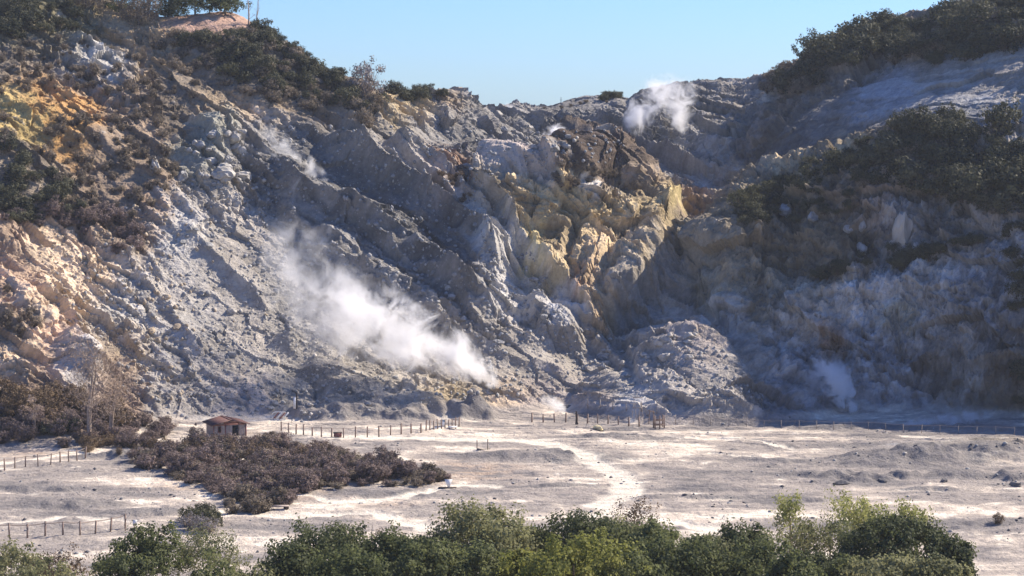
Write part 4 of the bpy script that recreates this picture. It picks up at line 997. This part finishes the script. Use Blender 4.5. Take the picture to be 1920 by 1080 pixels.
def fence(pts, n, h, w, label, mat='timber', rails=(.95,), rail_r=.016, group='rope fences on the crater floor', sag=.05, skip=()):
    """posts evenly along a surveyed line, ropes or rails between them"""
    q = np.array([land(a, b) for a, b in pts]); L = np.concatenate([[0], np.cumsum(np.linalg.norm(np.diff(q, axis=0)[:, :2], axis=1))])
    s = np.linspace(0, L[-1], n); P = np.stack([np.interp(s, L, q[:, k]) for k in range(3)], 1)
    for p in P: p[2] = ground_z(p[0], p[1])
    root = empty('fence', tuple(P[0])); tag(root, label, 'fence', group)
    gg = np.random.default_rng(int(pts[0][0] + pts[0][1]))
    for i, p in enumerate(P):
        if i in skip: continue
        o = bpy.data.objects.new('post', post_mesh(h, w, mat)); COL.objects.link(o); o.parent = root
        o.location = tuple(p - P[0]); o.rotation_euler = (gg.normal(0, .04), gg.normal(0, .04), gg.uniform(0, 1.5)); o.scale = (1, 1, gg.uniform(.9, 1.12))
    for r in rails:
        mb = MB()
        for i in range(n - 1):
            a, b = P[i] - P[0] + (0, 0, h * r), P[i + 1] - P[0] + (0, 0, h * r)
            mb.tube([a, (a + b) / 2 - (0, 0, sag), b], rail_r, 4)
        mb.obj('rope', ['rope'], root)
    return root
fence([(998,789),(1085,791),(1198,796)], 11, 1.15, .15, 'brown post fence in front of the pale back terrace')
fence([(1100,764),(1160,768),(1230,772)], 6, 1.1, .10, 'thin post fence behind the brown one near the cliff foot', mat='grey_timber', rail_r=.015)
fence([(524,806),(570,812),(612,818),(680,817),(740,812),(790,808)], 15, 1.2, .14, 'brown post fence running from the hut along the pale path')
fence([(797,807),(825,803),(862,796)], 10, 1.2, .12, 'closely spaced posts at the end of the path fence', rail_r=.02)
fence([(-12,880),(40,872),(100,868),(160,858)], 10, 1.25, .12, 'brown post and rail fence beside the pale way on the left', rails=(.93,), rail_r=.035)
fence([(-15,1005),(40,1004),(140,1000),(232,988)], 9, 1.3, .13, 'front brown post and rail fence at the lower left', rails=(.95,), rail_r=.045)
fence([(1265,792),(1400,796),(1520,800),(1700,808),(1900,815)], 20, 1.05, .06, 'faint thin post fence along the right crater floor', mat='grey_timber', rail_r=.012)

def plank_thing(name, label, cat, px, py, build, rz=0., parts=True):
    p = land(px, py); root = empty(name, (p[0], p[1], ground_z(p[0], p[1])), rz); tag(root, label, cat); build(root); return root

# ------------------------------------------------------------------ the hut
def hut(root):
    Wd, Dp, eh, ph = 4.1, 3.2, 1.6, 2.1
    mb = MB(); k = 0
    V = [(-Wd/2, -Dp/2, -.3), (Wd/2, -Dp/2, -.3), (Wd/2, -Dp/2, eh), (0, -Dp/2, ph), (-Wd/2, -Dp/2, eh), (-Wd/2, Dp/2, -.3), (Wd/2, Dp/2, -.3), (Wd/2, Dp/2, eh), (0, Dp/2, ph), (-Wd/2, Dp/2, eh)]
    mb.add(V[:5], np.array([(0, 1, 2, 3, 4)])); mb.add(V[5:], np.array([(4, 3, 2, 1, 0)])); mb.add([V[0], V[4], V[9], V[5]], [(0, 1, 2, 3)]); mb.add([V[1], V[6], V[7], V[2]], [(0, 1, 2, 3)])
    for i in range(13):                                             # board battens
        x = -Wd/2 + .2 + i * (Wd - .4) / 12
        if not (.25 < x < 1.2): mb.box((x, -Dp/2 - .012, .7), (.06, .02, 1.7))
    mb.obj('wall', ['board'], root)
    r = MB()
    for sgn in (-1, 1):
        sl = math.atan2(ph - eh, Wd / 2); L = Wd / 2 / math.cos(sl) + .4
        cx = sgn * (L / 2) * math.cos(sl); cz = ph + .07 - (L / 2) * math.sin(sl)
        r.box((cx, 0, cz), (L, Dp + .9, .09), 0, 0, 0, sgn * sl)
        for i in range(9):
            r.box((cx, -Dp/2 - .4 + i * (Dp + .8) / 8, cz + .05), (L, .05, .05), 0, 0, 0, sgn * sl)
    r.box((0, 0, ph + .1), (.25, Dp + .92, .08))
    r.obj('roof', ['roof_red'], root)
    f = MB()
    for x in (-Wd/2, -.55, Wd/2): f.box((x, -Dp/2 - .05, .66), (.13, .12, 1.98))
    f.box((0, -Dp/2 - .04, 1.58), (Wd, .10, .14))
    f.box((0.2, -Dp/2 - .05, 1.79), (1.9, .06, .24))
    f.obj('frame', ['red_paint'], root)
    d = MB(); d.box((.72, -Dp/2 - .03, .68), (.78, .04, 1.5)); do = d.obj('door', ['dark'], root)
    h = MB(); h.box((1.0, -Dp/2 - .07, .9), (.05, .05, .16)); h.obj('handle', ['steel'], do)
    w = MB(); w.box((-1.3, -Dp/2 - .03, 1.02), (.42, .05, .8)); wo = w.obj('window', ['red_paint'], root)
    q = MB(); q.box((-1.3, -Dp/2 - .06, 1.02), (.28, .03, .62)); q.obj('pane', ['dark'], wo)
p = W(424, 817, 265.0)
hr = empty('hut', (float(p[0]), 265.0, ground_z(float(p[0]), 265.0) - .12), R(24)); tag(hr, 'small wooden hut with red brown gable roof and dark doorway', 'hut'); hut(hr)

# ------------------------------------------------------------------ small things on the floor
def gauge(root):
    a = MB(); a.box((.18, 0, 1.0), (.16, .16, 2.2)); a.obj('post', ['dark_timber'], root)
    b = MB(); b.box((-.08, -.12, .85), (.30, .05, 1.5)); b.obj('board', ['white_paint'], root)
plank_thing('marker_post', 'narrow white board on a dark post at the scree foot', 'marker', 552, 764, gauge)

def barrier(root):
    a = MB()
    th = np.linspace(-math.pi/2, -3*math.pi/2, 9); pts = [(-.5 + .5*math.cos(t), 0, .55 + .48*math.sin(t)) for t in th]
    a.tube([(.8, 0, .07)] + pts + [(.8, 0, 1.03)], .06, 6); a.obj('frame', ['white_paint'], root)
    for k in range(4):
        b = MB(); b.box((-.45 + k * .42, -.02, .55), (.16, .05, 1.15), 0, 0, 0, .7); b.obj('slat', ['white_paint' if k % 2 else 'red_paint'], root)
plank_thing('striped_barrier', 'red and white striped barrier with rounded end on the left terrace', 'barrier', 524, 784, barrier, R(-6))

def boxes(root):
    a = MB(); a.box((-.5, 0, .35), (.55, .5, .75)); ao = a.obj('body', ['white_paint'], root)
    b = MB(); b.box((-.5, 0, .80), (.62, .56, .16)); b.obj('lid', ['blue_paint'], root)
plank_thing('bin', 'white bin with blue lid at the end of the path fence', 'bin', 838, 799, boxes)
def slab(root):
    a = MB(); a.box((0, 0, .22), (1.1, .7, .12)); a.obj('top', ['white_paint'], root)
    for sx in (-.4, .4):
        b = MB(); b.box((sx, 0, .08), (.14, .5, .18)); b.obj('leg', ['grey_timber'], root)
plank_thing('bench', 'low white bench right beside the white bin', 'bench', 848, 800, slab)

def trestle(root, H=2.6):
    for sx in (-.45, .45):
        a = MB(); a.tube([(sx - .25, 0, -.1), (sx, 0, H), (sx + .25, 0, -.1)], .06, 5); a.obj('leg', ['grey_timber'], root)
    b = MB(); b.box((0, 0, H * .96), (1.3, .1, .1)); b.box((0, 0, H * .45), (1.3, .08, .08)); b.obj('beam', ['grey_timber'], root)
plank_thing('trestle', 'tall grey timber trestle at the right end of the back fence', 'trestle', 1192, 781, trestle)
def crib(root):
    for sx, sy in ((-.6, -.4), (.6, -.4), (-.6, .4), (.6, .4), (0, -.4)):
        a = MB(); a.box((sx, sy, .75), (.14, .14, 1.7)); a.obj('post', ['timber'], root)
    b = MB()
    for z in (.4, 1.0): b.box((0, -.42, z), (1.4, .06, .14)); b.box((0, .42, z), (1.4, .06, .14))
    b.obj('rail', ['timber'], root)
plank_thing('timber_pen', 'small brown timber pen right of the grey trestle', 'pen', 1232, 800, crib, R(10))
def aframe(root):
    for s_ in (-.35, .35):
        a = MB(); a.tube([(s_, 0, -.1), (s_ * .6, 0, 1.7)], .06, 5); a.obj('leg', ['timber'], root)
    b = MB(); b.box((0, 0, 1.55), (.9, .1, .12), 0, 0, 0, .3); b.obj('rail', ['timber'], root)
plank_thing('timber_prop', 'leaning brown timber prop between trestle and pen', 'prop', 1221, 795, aframe)
def darkpost(root):
    a = MB(); a.tube([(0, 0, -.1), (.03, 0, .7), (-.02, 0, 1.7)], [.17, .15, .10], 7); a.obj('post', ['dark_timber'], root)
    b = MB(); b.tube([(.14, 0, -.05), (.16, 0, .25)], [.11, .09], 6); b.obj('footing', ['dark_timber'], root)
plank_thing('dark_post', 'thick dark post, tallest in the line of the back fence', 'post', 1081, 792, darkpost)
def gatepair(root):
    for sx, h in ((-.6, 1.1), (.65, 1.25)):
        a = MB(); a.box((sx, 0, h / 2), (.1, .1, h)); a.obj('post', ['timber'], root)
    b = MB(); b.tube([(-.6, 0, .12), (0, -.05, .06), (.95, 0, .1)], .05, 5); b.obj('rail', ['timber'], root)
plank_thing('low_barrier', 'two short posts with a fallen rail beside the curved path', 'barrier', 905, 842, gatepair)
def sign(root):
    a = MB(); z = .45
    V = [(-.42, -.06, .95), (.42, -.06, .95), (.06, -.06, .05), (-.06, -.06, .05), (-.42, .06, .95), (.42, .06, .95), (.06, .06, .05), (-.06, .06, .05)]
    a.add(V, [(0, 3, 2, 1), (4, 5, 6, 7), (0, 1, 5, 4), (1, 2, 6, 5), (2, 3, 7, 6), (3, 0, 4, 7)]); a.obj('panel', ['white_paint'], root)
    b = MB(); b.box((-.1, .05, .04), (1.9, .5, .14)); b.obj('base', ['dark_timber'], root)
plank_thing('warning_sign', 'white down pointing triangular sign on a dark base at the thicket tip', 'sign', 840, 913, sign)
def signl(root):
    a = MB(); a.tube([(-.42, 0, -.1), (-.5, 0, .6), (-.36, 0, 1.15)], .06, 5); a.tube([(.42, 0, -.1), (.42, 0, 1.0)], .05, 5); a.obj('post', ['timber'], root)
    c = MB(); c.box((.5, -.1, .8), (.42, .05, .55)); c.obj('panel', ['white_paint'], root)
    b = MB(); b.box((.3, -.1, .14), (.5, .4, .28)); b.obj('base', ['dark_timber'], root)
plank_thing('notice_board', 'small white notice board with dark base at the front fence end', 'sign', 240, 995, signl)
def plank(root):
    a = MB(); a.box((0, 0, .30), (1.6, .5, .10)); a.obj('top', ['board'], root)
    b = MB(); b.box((.55, .1, .12), (.5, .4, .26)); b.obj('base', ['dark_timber'], root)
plank_thing('plank_bench', 'pale plank bench beside the low shrubs before the thicket', 'bench', 524, 953, plank)
def redheap(root):
    a = MB(); a.box((0, 0, .3), (.95, .5, .45)); a.obj('crate', ['red_paint'], root)
    b = MB(); b.box((.0, 0, .57), (1.05, .58, .08)); b.obj('lid', ['dark_timber'], root)
plank_thing('wooden_box', 'dark red wooden box beside the path fence posts', 'box', 635, 819, redheap)
def mast(root):
    a = MB(); a.tube([(0, 0, -.3), (0, 0, 2.2)], [.07, .045], 5); a.obj('pole', ['steel'], root)
    b = MB(); b.box((0, 0, 1.7), (.35, .05, .05)); b.obj('crossbar', ['steel'], root)
plank_thing('mast', 'thin mast on the grey skyline saddle', 'mast', 1051, 200, mast)
scatter('rusty_shrub', [(1868,975),(1874,975),(1874,982),(1868,982)], 1, (.45,.5), 'small pinkish shrub alone on the right crater floor', 'shrub', None, seed=99)

# ------------------------------------------------------------------ steam
def steam(name, pts, radii, dens, D, label, seed=0, nscale=.35, amp=1.0, off=.15, sharp=1.0):
    """pts: [(px,py,Y)] along the plume; radii in m; density along it. Axis runs along local X; the bends and widths are curves over X."""
    P = np.array([W(a, b, float(c)) for a, b, c in pts]); n = len(P)
    ax = P[-1] - P[0]; L = float(np.linalg.norm(ax)); ax = ax / L
    up = np.array((0, 0, 1.)) - ax * ax[2]; up /= np.linalg.norm(up); sd = np.cross(up, ax)
    t = ((P - P[0]) @ ax) / L; cz = (P - P[0]) @ up; cy = (P - P[0]) @ sd
    radii = np.array(radii, float); rm = radii.max()
    # shell
    ts = np.linspace(-.0, 1., 26); k = 14; V = []; ext = rm * .5
    for q in ts:
        r = np.interp(q, t, radii) * 1.12; z = np.interp(q, t, cz); y = np.interp(q, t, cy)
        V += [(q * L, y + r * math.cos(a), z + r * math.sin(a)) for a in np.arange(k) * 2 * np.pi / k]
    V += [(-np.interp(0, t, radii) * .8, cy[0], cz[0]), (L + radii[-1] * .8, cy[-1], cz[-1])]
    Fq = [(i*k+j, i*k+(j+1) % k, (i+1)*k+(j+1) % k, (i+1)*k+j) for i in range(25) for j in range(k)]
    Ft = [(len(ts)*k, (j+1) % k, j) for j in range(k)] + [(len(ts)*k+1, 25*k+j, 25*k+(j+1) % k) for j in range(k)]
    me = bpy.data.meshes.new(name); me.from_pydata(V, [], Fq + Ft); me.update()
    m, nt, nd, lk = new_mat('steam'); out = nd.new('ShaderNodeOutputMaterial'); vol = nd.new('ShaderNodeVolumePrincipled')
    vol.inputs['Color'].default_value = (.99, .99, .99, 1); vol.inputs['Anisotropy'].default_value = .3
    tc = nd.new('ShaderNodeTexCoord'); sx = nd.new('ShaderNodeSeparateXYZ'); lk.new(tc.outputs['Object'], sx.inputs[0])
    def math_(op, a, b=None, c=None):
        x = nd.new('ShaderNodeMath'); x.operation = op
        for i, v in enumerate((a, b, c)):
            if v is None: continue
            if isinstance(v, (int, float)): x.inputs[i].default_value = v
            else: lk.new(v, x.inputs[i])
        return x.outputs[0]
    tn = math_('DIVIDE', sx.outputs[0], L)
    def curve(vals):
        vals = np.asarray(vals, float); lo, hi = vals.min(), vals.max()
        if hi - lo < 1e-6: return math_('ADD', tn, 0), lo, None
        ramp = nd.new('ShaderNodeFloatCurve'); cu = ramp.mapping.curves[0]
        ramp.mapping.extend = 'HORIZONTAL'
        v01 = (vals - lo) / (hi - lo)
        cu.points[0].location = (0, v01[0]); cu.points[1].location = (1, v01[-1])
        for a, b in list(zip(t, v01))[1:-1]: cu.points.new(float(a), float(b))
        for pt in cu.points: pt.handle_type = 'AUTO_CLAMPED'
        ramp.mapping.update(); lk.new(tn, ramp.inputs['Value'])
        return ramp.outputs[0], lo, hi
    def cv(vals):
        o, lo, hi = curve(vals)
        if hi is None: return math_('MULTIPLY_ADD', o, 0.0, float(lo))
        return math_('MULTIPLY_ADD', o, float(hi - lo), float(lo))
    r = cv(radii); z = cv(cz); y = cv(cy); dd = cv(np.array(dens, float))
    dz = math_('SUBTRACT', sx.outputs[2], z); dy = math_('SUBTRACT', sx.outputs[1], y)
    rad = math_('DIVIDE', math_('SQRT', math_('ADD', math_('MULTIPLY', dz, dz), math_('MULTIPLY', dy, dy))), r)
    mp = nd.new('ShaderNodeMapping'); mp.inputs['Location'].default_value = (seed * 13.1, seed * 7.7, seed * 3.3); lk.new(tc.outputs['Object'], mp.inputs[0])
    no = nd.new('ShaderNodeTexNoise'); no.inputs['Scale'].default_value = nscale; no.inputs['Detail'].default_value = 6; no.inputs['Roughness'].default_value = .66; no.inputs['Distortion'].default_value = 1.0
    lk.new(mp.outputs[0], no.inputs['Vector'])
    v = math_('MULTIPLY_ADD', math_('SUBTRACT', no.outputs[0], .5), 3.2 * amp, math_('SUBTRACT', 1.0 - off, rad))
    v = math_('MULTIPLY', v, sharp)
    cl = nd.new('ShaderNodeClamp'); lk.new(v, cl.inputs[0])
    edge = nd.new('ShaderNodeClamp'); lk.new(math_('MULTIPLY', math_('SUBTRACT', 1.1, rad), 4.0), edge.inputs[0])
    ends = nd.new('ShaderNodeClamp'); lk.new(math_('MULTIPLY', math_('MINIMUM', math_('MULTIPLY', math_('ADD', tn, .02), 2.0), math_('SUBTRACT', 1.02, tn)), 8.0), ends.inputs[0])
    d = math_('MULTIPLY', math_('MULTIPLY', math_('MULTIPLY', math_('POWER', cl.outputs[0], 1.3), dd), math_('MULTIPLY', edge.outputs[0], ends.outputs[0])), D)
    lk.new(d, vol.inputs['Density']); lk.new(vol.outputs[0], out.inputs['Volume'])
    me.materials.append(m)
    o = bpy.data.objects.new(name, me); COL.objects.link(o)
    import mathutils
    o.matrix_world = mathutils.Matrix(((ax[0], sd[0], up[0], P[0][0]), (ax[1], sd[1], up[1], P[0][1]), (ax[2], sd[2], up[2], P[0][2]), (0, 0, 0, 1)))
    tag(o, label, 'steam'); o['kind'] = 'thing'
    return o
steam('steam_plume', [(932,716,283.5),(900,694,283.5),(840,662,284),(760,632,285),(680,600,287),(610,565,290),(545,490,295),(520,415,300)], (1.2,2.0,3.7,5.2,6.2,6.8,5.8,4.2), (2.4,2.0,1.3,.72,.42,.20,.12,.08), 1.1,
      'large dense white steam cloud drifting left up the grey slope', 3, .24, 1.7, .20, 1.2)
steam('steam_plume', [(655,408,316),(610,360,319),(570,320,322),(520,265,326),(490,235,328)], (.4,1.6,2.4,2.2,1.8), (.8,1,.7,.35,.15), 1.0, 'thin white steam wisp on the upper part of the grey slope', 2, .34, 1.7, .3, 1.3)
steam('steam_plume', [(1072,292,338),(1056,270,340),(1034,250,342)], (.6,2.0,2.4), (1,1,.5), 3.2, 'small white steam puff behind the top of the dark rock hump', 3, .5, 1.0, .1, 1.5)
steam('steam_plume', [(1175,262,360),(1190,225,362),(1225,185,365),(1262,155,370)], (.7,2.6,3.4,3.0), (.9,1,.7,.2), .9, 'left twin steam cloud rising below the grey summit', 4, .34, 1.7, .3, 1.2)
steam('steam_plume', [(1283,252,362),(1275,225,363),(1272,190,366),(1285,160,370)], (.7,2.2,3.2,3.0), (.9,1,.7,.2), .9, 'right twin steam cloud rising below the grey summit', 5, .34, 1.7, .3, 1.2)
steam('steam_plume', [(1605,772,283),(1580,735,284),(1560,700,285),(1530,680,286)], (.9,1.9,2.5,2.4), (1,.9,.6,.2), 3.2, 'wispy steam column against the dark cliff foot on the right', 6, .4, 1.6, .2, 1.6)
steam('steam_plume', [(1500,772,283),(1515,740,284),(1530,700,285)], (1.2,2.2,2.0), (.6,.5,.2), .6, 'faint steam veil left of the wispy column on the right', 7, .5, 1.2, .2, 1.5)
steam('steam_plume', [(1060,770,282),(1040,758,283),(1015,745,284)], (.4,1.1,1.0), (1,.8,.3), 1.6, 'low bright steam puff just behind the brown back fence', 8, .7, 1.0, .1, 1.4)
steam('steam_plume', [(1690,800,272),(1740,792,273),(1800,788,273),(1860,780,274)], (.5,1.0,1.2,1.0), (.7,.8,.7,.3), 1.6, 'low steam drifting along the right crater floor edge', 9, .6, 1.2, .2, 1.5)
steam('steam_plume', [(975,222,374),(962,208,375),(945,198,376)], (.5,1.1,1.0), (.8,.7,.3), 1.2, 'faint steam puff on the grey saddle skyline', 10, .6, 1.0, .1, 1.4)
steam('steam_plume', [(1232,325,354),(1228,312,355),(1236,298,356)], (.3,.7,.6), (.9,.8,.3), .6, 'tiny steam puff in the shaded hollow under the grey summit', 11, .8, 1.0, .1, 1.4)

# ------------------------------------------------------------------ haze: the crater's thin air
HAZE = 0.00010
if HAZE:
    mb = MB(); mb.box((15, 262, 46), (562, 600, 100)); 
    hz = bpy.data.objects.new('haze', mb.mesh('haze', [])); COL.objects.link(hz)
    m, nt, nd, lk = new_mat('haze'); out = nd.new('ShaderNodeOutputMaterial'); v = nd.new('ShaderNodeVolumePrincipled')
    v.inputs['Color'].default_value = (.80, .88, 1, 1); v.inputs['Density'].default_value = HAZE; v.inputs['Anisotropy'].default_value = .2
    lk.new(v.outputs[0], out.inputs['Volume']); hz.data.materials.append(m)
    tag(hz, 'thin pale haze filling the crater', 'haze', kind='stuff')

# ------------------------------------------------------------------ light
SUN_EL, SUN_AZ = R(39.6), R(25)           # height; direction measured from +X towards +Y
sd = bpy.data.lights.new('sun', 'SUN'); so = bpy.data.objects.new('sun', sd); COL.objects.link(so)
import mathutils
to_sun = mathutils.Vector((math.cos(SUN_EL) * math.cos(SUN_AZ), math.cos(SUN_EL) * math.sin(SUN_AZ), math.sin(SUN_EL)))
so.rotation_euler = to_sun.to_track_quat('Z', 'Y').to_euler(); so.location = (60, 300, 120)
sd.energy = 4.9; sd.angle = R(.5); sd.color = (1, .89, .745)
w = bpy.data.worlds.new('World'); scene.world = w; w.use_nodes = True
nt = w.node_tree; nt.nodes.clear()
ow = nt.nodes.new('ShaderNodeOutputWorld'); bg = nt.nodes.new('ShaderNodeBackground'); sk = nt.nodes.new('ShaderNodeTexSky')
sk.sky_type = 'NISHITA'; sk.sun_disc = False; sk.sun_elevation = SUN_EL; sk.sun_rotation = math.pi / 2 - SUN_AZ
sk.air_density = 1.0; sk.dust_density = .2; sk.ozone_density = 2.5; sk.altitude = 100
bg.inputs['Strength'].default_value = .072
tint = nt.nodes.new('ShaderNodeMix'); tint.data_type = 'RGBA'; tint.blend_type = 'MULTIPLY'; tint.inputs[0].default_value = 1; tint.inputs[7].default_value = (.58, .83, 1.38, 1)
nt.links.new(sk.outputs[0], tint.inputs[6]); nt.links.new(tint.outputs[2], bg.inputs['Color']); nt.links.new(bg.outputs[0], ow.inputs[0])

vs = scene.view_settings
scene.display_settings.display_device = 'sRGB'
vs.view_transform = 'Standard'; vs.look = 'None'; vs.exposure = .88; vs.gamma = 1; vs.use_curve_mapping = False
c = scene.cycles
scene.render.engine = 'CYCLES'
c.use_denoising = True
try: c.denoiser = 'OPENIMAGEDENOISE'
except Exception: pass
c.max_bounces = 10; c.diffuse_bounces = 3; c.glossy_bounces = 2; c.transmission_bounces = 4; c.transparent_max_bounces = 8; c.volume_bounces = 8
c.volume_step_rate = 1.0; c.volume_max_steps = 256
c.use_adaptive_sampling = True
print('done', time.time() - T0)
